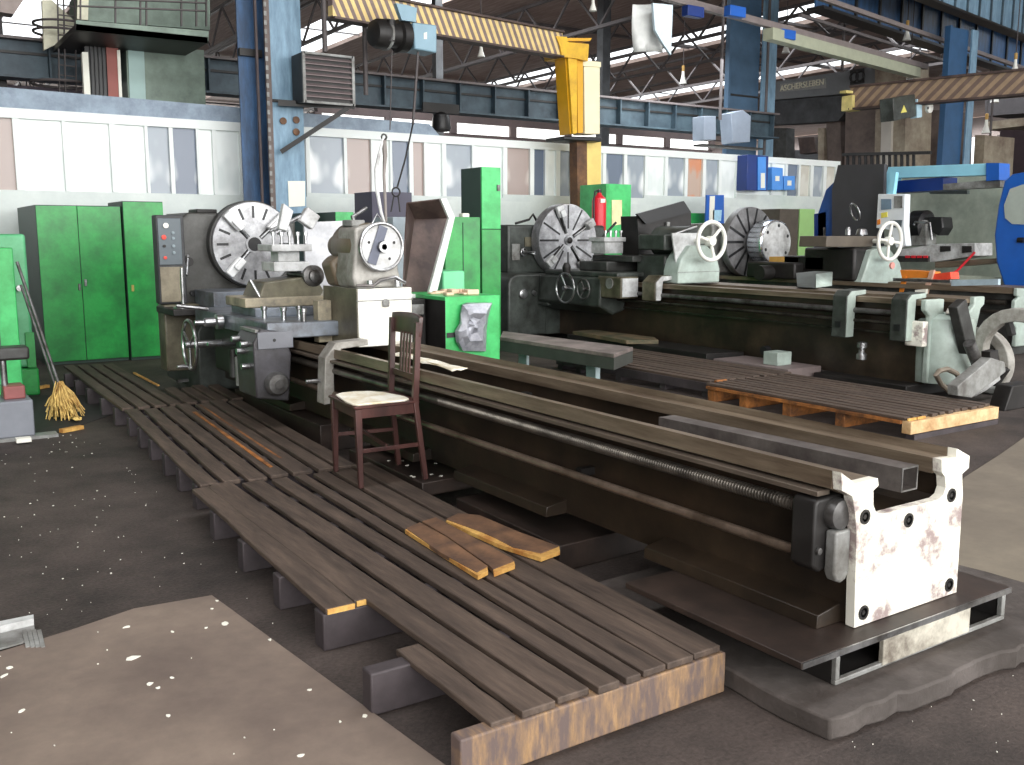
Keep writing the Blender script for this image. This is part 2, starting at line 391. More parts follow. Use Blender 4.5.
sl+=[(1.385,1.475,2.195,2.80,zb-.01,zt-.012)]
be=[(1.275,2.18,0,2.325,2.24,.1435,ENDW),(1.24,2.69,0,2.30,2.76,.147),(1.305,3.24,0,2.30,3.33,.145),(1.31,3.72,0,2.3,3.80,.145),(1.33,4.25,0,2.3,4.33,.145),(1.36,4.80,0,2.3,4.88,.145)]
w1=walkway('front wooden walkway section with thick scuffed end board beside the near lathe bed',sl,be,(1.8,3.7,0))
w1['category']='walkway'
for (a,b,sk) in [(1.315,1.425,.07),(1.432,1.50,.0)]:
    pass
board(MB(),1.312,1.432,3.235,5.26,zb,zt,.07).build('slat',WOOD,w1,bevel=.004)
board(MB(),1.440,1.498,3.25,5.26,zb,zt,.02).build('slat',WOOD,w1,bevel=.003)
# fresh split ends showing on cut slats
for (a,b,y) in [(fs[0][0]+.003,fs[0][1]-.003,2.187),(1.32,1.43,3.233),(1.445,1.495,3.247)]:
    o=MB().box((a,y-.004,zb+.002),(b,y+.004,zt-.003)).build('split_end',FRESH,w1); o['label']='freshly split yellow end'
# far sections
sl=[];x=1.44
ws=[.10,.10,.11,.10,.12,.10,.11,.09]; 
for i,wd in enumerate(ws[:7]):
    x1=x+wd; m=WOOD
    sl.append((x,x1,5.31+random.uniform(-.02,.02),8.02+random.uniform(-.06,.06),zb,zt,.10)); x=x1+.032
s1=[]
w2=thing('duckboard',(1.85,6.7,0),'middle wooden walkway section of long dark slats beyond the front section','walkway')
for (a,b,y0,y1,z0,z1,sk) in sl: board(MB(),a,b,y0,y1,z0,z1,.17).build('slat',WOOD,w2,bevel=.004)
for y in (5.45,5.9,6.35,6.85,7.3,7.78): MB().box((1.43+.06*(y-5.3),y-.04,0),(2.34,y+.04,.144)).build('bearer',WOODB,w2,bevel=.006)
board(MB(),1.90,1.925,5.5,7.6,zt-.012,zt+.003,.13).build('splinter',ORANGEW,w2)
board(MB(),2.04,2.055,5.7,7.9,zt-.012,zt+.003,.13).build('splinter',ORANGEW,w2)
w3=thing('duckboard',(2.0,9.5,0),'farthest wooden walkway section reaching the green cabinets','walkway')
x=1.60
for i in range(8):
    board(MB(),x,x+.095,8.08+random.uniform(-.02,.02),(11.1 if x<2.05 else 8.95)+random.uniform(-.1,.1),zb,zt,.05).build('slat',WOOD,w3,bevel=.004); x+=.127
for y in (8.3,8.85,9.5,10.1,10.7): MB().box((1.58,y-.04,0),(2.55 if y<8.5 else 2.13,y+.04,.144)).build('bearer',WOODB,w3,bevel=.006)
board(MB(),2.15,2.17,9.2,10.2,zt-.012,zt+.003,0).build('splinter',FRESH,w3)
# broken boards on the front section
def broken(name_label, poly, z0, z1, ends):
    t=thing('broken_board',(sum(p[0] for p in poly)/len(poly),sum(p[1] for p in poly)/len(poly),z0),name_label,'board','broken boards lying on the front walkway')
    MB().prism(poly,'z',z0+.003,z1).build('plank',mat('brown_broken_wood',(124,92,68),.7,0,.25,9,(82,62,50),.45,6,.2),t,bevel=.002)
    for e in ends:
        MB().prism(e,'z',z0+.001,z1-.003).build('split_edge',FRESH,t)
def pz(l,z): return [tuple(at(a,b,z=z))[:2] for a,b in l]
Z0,Z1=.172,.194
broken('broken board with a ragged yellow lower edge, leftmost of the broken pieces',pz([(406,528),(420,522),(447,537),(488,566),(477,572),(440,552)],Z1),Z0,Z1,
  [pz([(405,530),(408,528.5),(479,571),(487,566.5),(488,571),(478,576)],Z1-.004)])
broken('broken board with a split front end, middle of the broken pieces',pz([(422,521),(436,517),(470,535),(512,558),(514,561),(493,569),(489,565),(449,537)],Z1),Z0,Z1,
  [pz([(493,569),(514,561),(515,565),(494,573)],Z1-.004)])
broken('broken board with a pale sawn end and long splintered edge, rightmost piece',pz([(446,519),(458,513),(480,515),(520,532),(559,546),(541,553),(513,547),(488,534)],Z1),Z0,Z1,
  [pz([(446,521),(450,519),(515,547),(541,553),(559,546),(560,551),(541,558),(500,545)],Z1-.004)])
o=MB().bar(at(177,381,z=.18),at(188,380,z=.18),.05,.025).build('metal_offcut',STEELD); tag(o,'small bright metal offcut lying on the far walkway section','offcut')
# ---- right-hand pallet and walkways along the second lathe
w4=thing('pallet',(7.1,5.3,0),'orange-brown wooden pallet with dark slats and pale sawn end board by the aisle','pallet')
n=11
for i in range(n):
    a=6.50+i*.109; board(MB(),a,a+.074,4.34+.02*random.random(),6.45+.05*random.random(),zb,zt,.0).build('slat',WOOD,w4,bevel=.003)
MB().box((6.50,4.30,.045),(7.70,4.38,.143)).build('end_board',mat('pale_sawn_wood',(226,196,150),.7,0,.1,8,(170,130,84),.3,5),w4,bevel=.004)
for y in (4.95,5.5,6.0,6.4): MB().box((6.50,y-.045,.0),(7.7,y+.045,.143)).build('bearer',ORANGEW,w4,bevel=.004)
MB().box((6.48,4.38,.118),(6.56,6.45,.1435)).build('edge_board',ORANGEW,w4)
MB().box((6.55,4.3,0),(7.7,4.38,.04)).build('foot_board',WOODB,w4)
for (a,b) in ((6.50,6.60),(6.62,6.72),):
    MB().box((a,4.325,zb+.002),(b,4.338,zt-.004)).build('split_end',FRESH,w4)
w5=thing('pallet',(7.1,7.9,0),'dark wooden pallet behind the orange-brown one along the second lathe','pallet')
for i in range(10):
    a=6.62+i*.118; board(MB(),a,a+.086,6.5+.03*random.random(),9.0+.05*random.random(),zb,zt,.0).build('slat',WOOD,w5,bevel=.003)
for y in (6.6,7.2,7.9,8.6,8.95): MB().box((6.62,y-.045,0),(7.8,y+.045,.144)).build('bearer',WOODB,w5,bevel=.004)
MB().box((6.6,6.5,.06),(6.625,9.0,.144)).build('side_board',WOODB,w5)
MB().box((6.64,6.47,.12),(6.78,6.50,.18)).build('splintered_corner',ORANGEW,w5)
# low bench with pale blue legs
b=thing('low_bench',(6.6,8.6,0),'low grey plank bench on pale blue feet in front of the second lathe','bench')
P0=[at(503,331,z=.40),at(633,347,z=.40),at(614,354,z=.40),at(500,337,z=.40)]
MB().hexa([(p.x,p.y,.36) for p in P0],[(p.x,p.y,.40) for p in P0]).build('plank',mat('grey_pinkish_plank',(140,128,124),.7,0,.15,5,(96,88,84),.45,3),b,bevel=.004)
MB().hexa([(p.x,p.y,.24) for p in P0],[(p.x,p.y,.359) for p in P0]).build('side_rail',mat('grey_green_rail',(66,68,64),.6,0,.2,4),b)
for (a,c) in ((525,540),(594,612)):
    q0=at(a,356 if a<560 else 368,z=.15); q1=at(c,358 if a<560 else 370,z=.15)
    MB().box((q0.x,q0.y-.03,0),(q1.x,q0.y+.14,.24)).build('foot',mat('pale_blue_foot',(186,206,208),.5,0,.1,6),b,bevel=.004)
# loose boards by the second lathe
bb=MB().hexa([(7.75,9.1,.212),(8.1,8.9,.212),(8.3,9.2,.212),(8.25,10.4,.212),(7.9,10.4,.212)],[(7.75,9.1,.26),(8.1,8.9,.26),(8.3,9.2,.26),(8.25,10.4,.26),(7.9,10.4,.26)]).build('loose_board',mat('brown_green_board',(124,104,80),.7,0,.3,6,(70,76,56),.5,4),bevel=.003)
tag(bb,'short brown board lying beside the second lathe bed','board')
dk=MB().hexa([(7.88,7.85,.0),(8.38,7.75,.0),(8.38,10.5,.0),(7.88,10.5,.0)],[(7.88,7.85,.21),(8.38,7.75,.21),(8.38,10.5,.21),(7.88,10.5,.21)]).build('steel_plate',DARK,bevel=.004)
tag(dk,'flat dark steel plate lying on the floor under the second lathe','plate')
# ================================================================== NEAR LATHE
PL=thing('concrete_plinth',(2.9,3,0),'low cracked concrete plinth under the end of the near lathe','plinth')
def rough_edge(p,q,n,j):
    return [(p[0]+(q[0]-p[0])*i/n+random.uniform(-j,j),p[1]+(q[1]-p[1])*i/n+random.uniform(-j,j)) for i in range(n)]
poly=rough_edge((2.34,1.77),(4.05,1.70),26,.018)+rough_edge((4.05,1.70),(3.95,3.1),5,.02)+rough_edge((3.95,3.1),(2.36,3.1),5,.01)+rough_edge((2.36,3.1),(2.34,1.77),10,.012)
MB().prism(poly,'z',0,.075).build('slab',CONC,PL,bevel=.009,seg=2)
T=thing('mounting_plate',(3,2.4,.075),'steel levelling frame with two pockets under the end of the near lathe bed','machine mount')
LP=mat('dark_oily_plate',(62,50,44),.5,.1,.3,4,(38,31,28),.5,3,.1)
MB().box((2.35,1.885,.19),(3.555,2.74,.2135)).build('top_plate',LP,T,bevel=.003)
fr=MB(); y0,y1=1.90,2.72
fr.box((2.545,y0,.0765),(3.555,y0+.02,.094)); fr.box((2.545,y0,.176),(3.555,y0+.02,.1895)); fr.box((2.545,y0,.094),(2.565,y0+.02,.176)); fr.box((3.53,y0,.094),(3.555,y0+.02,.176))
fi=MB(); fi.box((2.545,y0+.02,.0765),(2.565,y1,.189)); fi.box((3.535,y0+.02,.0765),(3.555,y1,.189)); fi.box((2.565,y0+.22,.0765),(3.535,y0+.24,.189)); fi.box((2.565,y0+.02,.0765),(3.535,y0+.22,.086))
fi.build('pocket_liner',DARK,T)
fr.build('frame',GREYP,T,bevel=.003)
MB().box((2.79,y0-.004,.084),(3.31,y0+.015,.189)).build('white_face',mat('dirty_white_face',(196,192,178),.6,0,.1,8,(104,96,86),.42,5,.1),T,bevel=.003)
MB().box((2.351,1.88,.191),(3.555,1.886,.212)).build('lit_steel_edge',STEEL,T)  # bright steel strip paints the light caught on the plate's front edge

L1=thing('lathe',(2.97,6,.2),'long grey lathe with bare bed ending in a chipped cream end plate in the foreground','lathe')
END=[(2.602,.779),(2.610,.716),(2.667,.688),(2.688,.62),(2.700,.55),(2.715,.2155),(3.321,.2155),(3.316,.60),(3.302,.677),(3.343,.694),(3.343,.740),(3.256,.779),(3.256,.744),(3.165,.75),(3.171,.701),(3.194,.681),(3.203,.640),(3.190,.613),(3.160,.601),(2.840,.600),(2.800,.612),(2.783,.639),(2.778,.692),(2.805,.706),(2.798,.733),(2.679,.731)]
o=MB().prism(END,'y',1.963,2.0).build('end_plate',MILKY,L1,bevel=.0015); o['label']='chipped cream-painted end plate'
BODY=[(2.725,.216),(3.312,.216),(3.306,.60),(3.29,.69),(3.21,.69),(3.215,.60),(3.18,.56),(2.83,.56),(2.79,.60),(2.77,.69),(2.70,.69),(2.715,.60)]
MB().prism(BODY,'y',2.001,10.4).build('bed',OILY,L1)
MB().prism([(2.602,.716),(2.667,.688),(2.80,.69),(2.80,.731),(2.679,.729),(2.606,.777)],'y',2.001,10.4).build('front_way',WAY,L1)
MB().prism([(3.17,.69),(3.343,.694),(3.343,.738),(3.256,.777),(3.250,.746),(3.168,.748)],'y',2.001,10.4).build('rear_way',WAY,L1)
MB().box((2.572,2.03,.686),(2.635,8,.704)).build('rack_strip',mat('dark_rack_steel',(104,94,84),.4,.3,.2,5),L1,bevel=.002)
# cross ribs in the trough
for y in (3.2,4.6,6.0): MB().box((2.80,y,.30),(3.20,y+.06,.63)).build('rib',CAST,L1)
# feet
for (ya,yb) in ((2.03,2.92),(3.62,4.50),(4.98,5.9),(7.0,8.2)):
    MB().prism([(2.60,.2135),(2.735,.2135),(2.735,.285),(2.70,.278),(2.605,.262)],'y',ya,yb).build('foot',OILY,L1,bevel=.003)
# end plate bolts
for (px,pz_) in ((2.738,.607),(2.986,.554),(3.24,.606),(2.76,.262),(3.266,.257)):
    o=MB().turn([(.026,0),(.026,.004),(.017,.004),(.017,-.006),(.009,-.006),(.009,.002)],(px,1.963,pz_),(0,-1,0),18).build('bolt',DARK,L1)
# lead screw, feed rod
prof=[]; y=0; 
while y<2.55:
    prof+=[(.0205,y),(.0255,y+.003),(.0255,y+.008),(.0205,y+.011)]; y+=.014
MB().turn(prof,(2.61,2.10,.628),(0,1,0),14).cyl((2.61,4.64,.628),(2.61,8.3,.628),.024).build('lead_screw',mat('greased_thread_steel',(112,106,98),.3,.6,.2,7,(52,48,44),.3,5),L1)
MB().cyl((2.60,2.08,.468),(2.60,8.3,.468),.019).build('feed_rod',mat('brown_feed_rod',(150,134,120),.3,.6,.2,7,(84,70,58),.4,3),L1)
MB().box((2.640,3.4,.455),(2.72,3.44,.49)).build('rod_hanger',DARK,L1)
# end bearing bracket
o=MB().prism([(2.565,.655),(2.575,.675),(2.70,.682),(2.712,.55),(2.712,.445),(2.60,.415),(2.565,.44)],'y',2.03,2.13).build('end_bracket',DARK,L1,bevel=.01,seg=3)
c=MB().turn([(.054,-.10),(.054,-.02),(.05,-.005),(.03,0),(0,0)],(2.662,1.99,.618),(0,-1,0),28).build('bearing_cap',STEELD,o)
s_=MB(); s_.prism([(2.622,.565),(2.70,.565),(2.70,.415),(2.685,.39),(2.66,.380),(2.635,.392),(2.620,.42)],'y',1.985,2.03).build('side_cover',GREYP,o,bevel=.008,seg=3)
MB().turn([(.012,0),(.012,.01),(0,.012)],(2.585,2.028,.497),(0,-1,0),12).build('oil_nipple',STEEL,o)
# carriage, saddle, apron
ap=MB().prism([(2.28,.40),(2.52,.36),(2.55,.70),(2.50,.86),(2.33,.89),(2.27,.80)],'y',6.62,7.02).build('apron',mat('grey_brown_apron',(76,75,80),.4,.1,.2,5,(48,46,46),.45,3),L1,bevel=.012)
MB().turn([(.085,0),(.085,.05),(.07,.075),(.03,.08),(.03,.09),(0,.09)],(2.42,6.62,.50),(0,-1,0),26).build('motor_cap',STEELD,ap)
MB().box((2.30,6.607,.75),(2.56,6.62,.87)).build('name_plate',mat('dull_name_plate',(108,110,116),.4,.2,.12,6),ap,bevel=.003)
MB().turn([(.012,0),(0,.001)],(2.42,6.606,.81),(0,-1,0)).build('bolt_hole',DARK,ap)
MB().box((2.30,6.66,.865),(2.36,7.0,.885)).build('gear_selector_plate',GREYP,ap)
for y_,z_ in ((6.75,.78),(6.85,.72),(6.75,.62),(6.95,.8)): MB().cyl((2.29,y_,z_),(2.22,y_,z_),.022).build('push_knob',STEEL,ap)
for o_ in [ap]+list(ap.children):
    for v_ in o_.data.vertices: v_.co.x-=.06
MB().prism([(2.36,.80),(3.45,.80),(3.45,.90),(2.36,.92)],'y',6.75,8.6).build('saddle',mat('blue_grey_slide',(130,138,148),.4,.4,.15,5,(88,88,90),.4,4),L1,bevel=.01)
MB().box((2.48,7.35,.91),(3.35,7.95,.985)).build('cross_slide',mat('blue_grey_slide',(130,138,148)),L1,bevel=.008)
MB().prism([(2.40,.42),(2.60,.42),(2.60,.84),(2.40,.84)],'y',7.05,8.2).build('apron_rear',DARK,L1,bevel=.02)
MB().cyl((2.34,7.3,.62),(2.34,7.3,.40),.05).build('shaft_cover',GREYP,L1)
MB().cyl((2.34,7.5,.66),(2.34,7.5,.44),.035).build('shaft_cover',CAST,L1)
# handwheel with crank on the left of the carriage
hw=MB().torus((2.14,8.0,.66),(1,0,0),.20,.014,40,8)
for a in (.5,2.6,4.7): hw.cyl((2.14,8.0,.66),(2.14,8.0+.2*math.cos(a),.66+.2*math.sin(a)),.011)
hw.cyl((2.10,8.0,.66),(2.40,8.0,.66),.03); H=hw.build('carriage_handwheel',STEEL,L1)
MB().turn([(.012,0),(.018,.03),(.013,.09),(0,.095)],(2.14,8.07,.475),(-1,0,0),12).build('crank_handle',STEEL,H)
MB().turn([(.06,0),(.06,.05),(.035,.06),(.035,.14),(.02,.15),(.02,.22),(0,.22)],(2.34,7.75,.86),(-1,0,0),20).build('dial',STEEL,L1)
MB().cyl((2.36,7.5,.70),(2.12,7.42,.72),.014).build('lever',STEEL,L1)
MB().cyl((2.36,8.2,.93),(2.10,8.2,.97),.016).build('lever',STEEL,L1)
for i,(y_,z_) in enumerate(((7.2,.93),(7.0,.97),(6.8,.95),(7.1,1.0))): MB().turn([(.018,0),(.018,.08),(.026,.085),(.026,.11),(0,.11)],(2.5+.08*i,y_,.90),(0,0,1),12).build('clamp_bolt',STEEL,L1)
# compound slide + tool post
_b0=set(bpy.data.objects)
MB().prism([(2.72,1.0),(3.22,.985),(3.30,1.10),(3.22,1.22),(2.80,1.18)],'y',7.45,7.85).build('compound_slide',OLIVE,L1,bevel=.012)
MB().box((2.62,7.40,.985),(3.52,7.9,1.06)).build('swivel_base',mat('tan_worn_block',(168,158,134),.5,0,.15,5,(96,92,84),.4,3),L1,bevel=.008)
MB().turn([(.02,-.5),(.02,0),(.075,0),(.085,.02),(.085,.06),(.05,.07),(.05,.10),(.025,.11),(0,.11)],(3.13,7.30,1.23),(0,-1,0),28).build('slide_dial',STEELD,L1)
tp=MB().box((2.78,7.5,1.26),(3.08,7.8,1.335)).box((2.76,7.48,1.42),(3.1,7.82,1.475)).box((2.84,7.56,1.335),(3.02,7.74,1.42)).build('tool_post',LGREY,L1,bevel=.006)
for i in range(5): MB().turn([(.012,0),(.012,.07),(.02,.07),(.02,.10),(0,.10)],(2.79+.068*i,7.52,1.475),(0,0,1),8).build('set_screw',STEEL,tp)
MB().cyl((2.80,7.6,1.58),(3.05,7.45,1.72),.018).build('tool_post_lever',STEEL,tp)
MB().box((3.0,7.42,1.62),(3.13,7.5,1.75),Matrix.Translation((3.06,7.46,1.68))@Matrix.Rotation(.6,4,'Y')@Matrix.Translation((-3.06,-7.46,-1.68))).build('clamp_block',LGREY,tp,bevel=.01)
MB().prism([(2.83,1.60),(2.90,1.58),(2.96,1.74),(2.88,1.80)],'y',7.50,7.56).build('tool_bit',LGREY,tp,bevel=.006)
MB().cyl((2.70,7.5,1.20),(2.80,7.44,.98),.012).build('lever',STEEL,L1)
for o_ in set(bpy.data.objects)-_b0:
    if o_.parent is L1:
        if o_.name.startswith('tool_post'):
            for q_ in [o_]+list(o_.children):
                for v_ in q_.data.vertices: v_.co.x+=.12
        for v_ in o_.data.vertices: v_.co.x-=.20
        for c_ in o_.children:
            for v_ in c_.data.vertices: v_.co.x-=.20
# rear splash sheet
sp=MB().prism([(3.30,.95),(3.86,.92),(3.86,1.45),(3.76,1.63),(3.66,1.68),(3.2,1.66),(3.2,1.3),(3.05,.95)],'y',8.1,8.13).build('splash_sheet',mat('mottled_pale_sheet',(196,198,202),.45,.1,.14,4,(150,152,156),.42,2,edge=.3),L1,bevel=.003)
MB().box((3.05,8.05,.74),(3.88,8.13,.96)).build('splash_tray',GREYP,L1)
# headstock
hs=MB().prism([(2.46,.74),(3.62,.74),(3.62,1.70),(3.5,1.76),(2.56,1.76),(2.48,1.70)],'y',9.38,10.2).build('headstock',mat('dark_grey_headstock',(84,84,82),.42,0,.2,4,(54,54,50),.48,3),L1,bevel=.03,seg=3)
MB().cyl((2.52,9.37,1.30),(2.52,9.30,1.30),.05,.045).build('spindle_knob',DARK,hs)
MB().cyl((2.52,9.33,1.36),(2.47,9.22,1.18),.014).build('gear_lever',STEEL,hs)
MB().cyl((2.40,9.36,1.52),(2.40,9.22,1.62),.012).build('gear_lever',STEEL,hs)
for x_ in (2.47,2.56,2.63): MB().cyl((x_,9.38,1.0),(x_,9.34,1.0),.028).build('sight_glass',BLACKP,hs)
MB().box((2.7,9.6,1.76),(2.9,9.9,1.80)).build('oil_cap',DARK,hs,bevel=.01)
MB().prism([(2.48,.10),(3.55,.10),(3.55,.74),(2.52,.74),(2.48,.66)],'y',9.0,10.2).build('headstock_base',DGREEN,L1,bevel=.02)
MB().box((2.56,8.7,.74),(3.45,9.30,1.04)).build('gap_block',mat('blue_grey_slide',(130,138,148)),L1,bevel=.006)
# control panel with olive lower cover
cp=MB().box((2.20,9.15,.92),(2.45,9.30,1.73)).build('control_panel',DKGREY,L1,bevel=.012)
MB().box((2.215,9.14,1.28),(2.42,9.15,1.70)).build('button_plate',mat('slate_button_plate',(86,96,102),.4,0,.1,8),cp,bevel=.003)
RB=mat('red_button',(210,60,44),.4); WB=mat('white_button',(236,232,224),.4); KB=mat('grey_button',(120,134,140),.4)
for i,(x_,z_,m,r) in enumerate([(2.285,1.635,WB,.024),(2.262,1.53,RB,.022),(2.345,1.57,KB,.014),(2.345,1.52,KB,.014),(2.262,1.45,DARK,.014),(2.345,1.45,KB,.014),(2.345,1.39,KB,.014),(2.265,1.345,RB,.015)]):
    MB().turn([(r,0),(r,.012),(0,.014)],(x_,9.14,z_),(0,-1,0),14).build('push_button',m,cp)
MB().box((2.215,9.14,.94),(2.42,9.149,1.26)).build('lower_cover',mat('tan_olive_cover',(140,132,112),.5,0,.15,4,(100,92,76),.4,3),cp,bevel=.003)
MB().box((2.22,9.1,.30),(2.55,9.34,.915)).build('panel_base',OLIVE,L1,bevel=.015)
MB().box((2.2,8.7,.84),(2.7,9.3,.90)).build('base_shelf',DARK,L1,bevel=.008)
MB().turn([(.035,0),(.035,.02),(.016,.04),(.012,.10),(.018,.2),(.014,.36),(0,.36)],(2.33,8.85,.90),(0,0,1),14).build('upright_handle',STEEL,L1)
MB().turn([(.09,0),(.09,.018),(0,.018)],(2.33,8.85,.895),(0,0,1),20).build('handle_flange',STEEL,L1)
# face plate
def faceplate(parent,c,R,thick,nslots,jaws,slot_r=(.42,.86),jaw_len=.32,hub='hole',disc=None,off=0,jawm=None,slotw=.028):
    d=disc or mat('machined_disc_steel',(176,177,180),.36,.6,.12,10,(128,128,130),.42,5)
    f=MB().turn([(R*.96,thick),(R,thick*.85),(R,thick*.1),(R*.985,0),(R*.21,0),(R*.21,-.012),(R*.15,-.012),(R*.13,.03),(0,.03)] if hub=='hole' else
                [(R*.96,thick),(R,thick*.85),(R,thick*.1),(R*.985,0),(R*.14,0),(R*.12,-.03),(0,-.03)],c,(0,1,0),64)
    f=f.build('face_plate',d,parent,ang=25); C_=Vector(c)
    if hub=='hole': MB().turn([(R*.165,-.014),(0,-.0135)],c,(0,1,0),32).build('spindle_bore',BLACKP,f)
    else: MB().turn([(R*.09,-.05),(R*.06,-.06),(0,-.06)],c,(0,1,0),20).build('spindle_nose',DARK,f)
    ja=[a for a in jaws]
    for i in range(nslots):
        a=off+2*PI*i/nslots
        if any(abs(math.atan2(math.sin(a-j),math.cos(a-j)))<.12 for j in ja): continue
        u=Vector((math.cos(a),0,math.sin(a))); w=Vector((-math.sin(a),0,math.cos(a)))
        p0=C_+u*R*slot_r[0]; p1=C_+u*R*slot_r[1]
        MB().bar(p0+Vector((0,.001,0)),p1+Vector((0,.001,0)),.004,slotw,w).build('slot',BLACKP,f)
    for a in ja:
        u=Vector((math.cos(a),0,math.sin(a))); w=Vector((-math.sin(a),0,math.cos(a)))
        jm=jawm or LGREY
        MB().bar(C_+u*R*.2+Vector((0,-.004,0)),C_+u*R*.99+Vector((0,-.004,0)),.006,R*.10,w).build('jaw_slot',DARK if jawm is None or True else jm,f)
        p0=C_+u*R*(.99-jaw_len)+Vector((0,-.035,0)); p1=C_+u*R*.99+Vector((0,-.035,0))
        j=MB().bar(p0,p1,.07,R*.22,w).bar(p0-u*R*.001+Vector((0,-.05,0)),p0+u*R*jaw_len*.6+Vector((0,-.05,0)),.05,R*.16,w).build('jaw',jm,f,bevel=.012)
        MB().cyl(C_+u*R*.22+Vector((0,-.01,0)),p0,.012).build('jaw_screw',STEEL,j)
    return f
SP=(3.13,9.22,1.462)
faceplate(L1,SP,.405,.06,16,[math.radians(a) for a in (133,227,43)],(.62,.9),.5,'hole',slotw=.024,jawm=mat('white_steel_jaw',(236,238,238),.4,.1,.04,8))
MB().turn([(.40,0),(.418,.01),(.418,.12),(.38,.14)],(3.13,9.26,1.462),(0,1,0),64).build('back_flange',CAST,L1)
# tailstock
ts=MB()
ts.box((2.92,6.40,.742),(3.355,7.03,1.165)); TB=ts.build('tailstock_base',mat('white_base_paint',(240,241,234),.45,0,.03,5,(206,202,186),.2,4),L1,bevel=.006)
MB().box((2.912,6.41,.743),(2.9205,7.02,1.165)).build('shaded_side',OLIVE,TB)  # olive sheet paints the shade on the left side of the white base
MB().box((2.910,6.392,1.075),(3.362,6.41,1.082)).build('seam',GREYP,TB)
MB().prism(circ(14,.028,0,(3.135,1.06)),'y',6.38,6.40).prism([(3.107,1.06),(3.163,1.06),(3.16,1.03),(3.11,1.03)],'y',6.382,6.40).build('latch',GREYP,TB,bevel=.004)
MB().box((2.80,6.86,.742),(2.91,6.96,1.06)).build('front_pad',mat('tan_worn_block',(168,158,134)),TB,bevel=.006)
tb=MB()
prof=[(3.02-.10,1.17),(3.30,1.17),(3.29,1.22),(3.27,1.30),(3.26,1.46),(3.20,1.60),(3.08,1.635),(2.93,1.60),(2.92,1.40),(2.90,1.25)]
body=mat('taupe_tailstock_enamel',(116,104,86),.42,0,.12,4,(84,74,60),.4,2.5,edge=.3)
q=tb.prism(prof,'y',6.44,6.75).build('tailstock_body',mat('pale_worn_casting',(178,176,170),.5,.1,.12,6,(120,116,108),.45,4),L1,bevel=.02,seg=3)
MB().turn([(.165,0),(.175,.03),(.175,.36),(.15,.40),(.09,.41),(.09,.62),(0,.62)],(3.09,6.5,1.465),(0,1,0),36).build('quill_housing',body,q)
MB().prism([(2.915,1.168),(3.27,1.168),(3.22,1.40),(2.93,1.40),(2.86,1.34)],'y',6.75,6.95).build('housing_web',body,q,bevel=.03,seg=3)
hw=MB().torus((3.10,6.37,1.465),(0,1,0),.168,.013,44,10).build('tailstock_handwheel',STEEL,q)
MB().turn([(.16,.02),(.16,.03),(0,.03)],(3.10,6.35,1.465),(0,1,0),40).build('wheel_disc',LGREY,hw)
MB().bar((3.015,6.362,1.345),(3.115,6.362,1.61),.008,.07,(1,0,0)).build('dark_slot',mat('dark_blue_band',(84,88,102),.4,.3,.2,6),hw)  # dark diagonal band across the wheel disc
MB().turn([(.04,0),(.045,.012),(.045,.03),(.022,.03),(.022,0)],(3.105,6.33,1.465),(0,1,0),20).build('hub',STEEL,hw)
for a in range(5): MB().turn([(.011,0),(0,.002)],(3.10+.105*math.cos(a*1.26+.3),6.367,1.465+.105*math.sin(a*1.26+.3)),(0,-1,0),10).build('wheel_hole',DARK,hw)
MB().tube([(2.90,6.38,1.19),(3.02,6.36,1.185),(3.08,6.36,1.225),(3.2,6.36,1.245),(3.29,6.38,1.20)],.014).build('clamp_lever',STEEL,q)
MB().turn([(.022,0),(.022,.05),(0,.055)],(3.01,6.385,1.175),(0,0,1),6).build('clamp_nut',STEEL,q)
MB().turn([(.022,0),(.022,.05),(0,.055)],(3.23,6.385,1.175),(0,0,1),6).build('clamp_nut',STEEL,q)
MB().tube([(3.0,6.6,1.62),(2.98,6.6,1.68),(3.12,6.65,1.75)],.014).build('top_lever',STEEL,q)
MB().box((2.95,6.55,1.61),(3.06,6.72,1.66)).build('clamp_cap',GREYP,q,bevel=.01)
# bed clamp between carriage and tailstock
cl=MB().prism([(2.52,.40),(2.60,.40),(2.60,.66),(2.66,.775),(2.86,.79),(2.86,.83),(2.62,.82),(2.54,.72)],'y',6.12,6.25).build('travel_clamp',mat('pale_worn_casting',(178,176,170)),L1,bevel=.006)
MB().cyl((2.52,6.18,.56),(2.42,6.18,.56),.014).build('clamp_pin',STEEL,cl)
# chips/rags on the bed
rg=MB().sheet(lambda u,v:(2.86+.10*v+.05*u+.02*math.sin(9*v),4.95+.95*u,.742+.012*abs(math.sin(7*u+5*v))),20,6).build('rag',WHITE,solid=.003)
tag(rg,'crumpled pale rag lying along the near lathe bed behind the chair','rag')
# square steel tube in the trough
tube=thing('steel_tube',(3.15,2.9,.57),'long square hollow steel tube lying in the trough of the near lathe bed','steel tube')
tm=mat('grey_scaled_tube',(118,112,108),.5,.4,.15,8,(84,78,76),.45,5)
a,b_,c_,d_,k=3.03,3.125,.632,.722,.006
q0=Vector((3.10,0,0))
mb=MB(); ya,yb=2.03,3.25
for (x0,x1,z0,z1) in ((a,b_,c_,c_+k),(a,b_,d_-k,d_),(a,a+k,c_+k,d_-k),(b_-k,b_,c_+k,d_-k)): mb.hexa([(x0,ya,z0),(x1,ya,z0),(x1-.06,yb,z0),(x0-.06,yb,z0)],[(x0,ya,z1),(x1,ya,z1),(x1-.06,yb,z1),(x0-.06,yb,z1)])
mb.build('tube_wall',tm,tube)
mb=MB()
for (x0,x1,z0,z1) in ((a,b_,c_,c_+k),(a,b_,d_-k,d_),(a,a+k,c_+k,d_-k),(b_-k,b_,c_+k,d_-k)): mb.box((x0,ya-.003,z0),(x1,ya,z1))
mb.build('sawn_end',STEEL,tube)
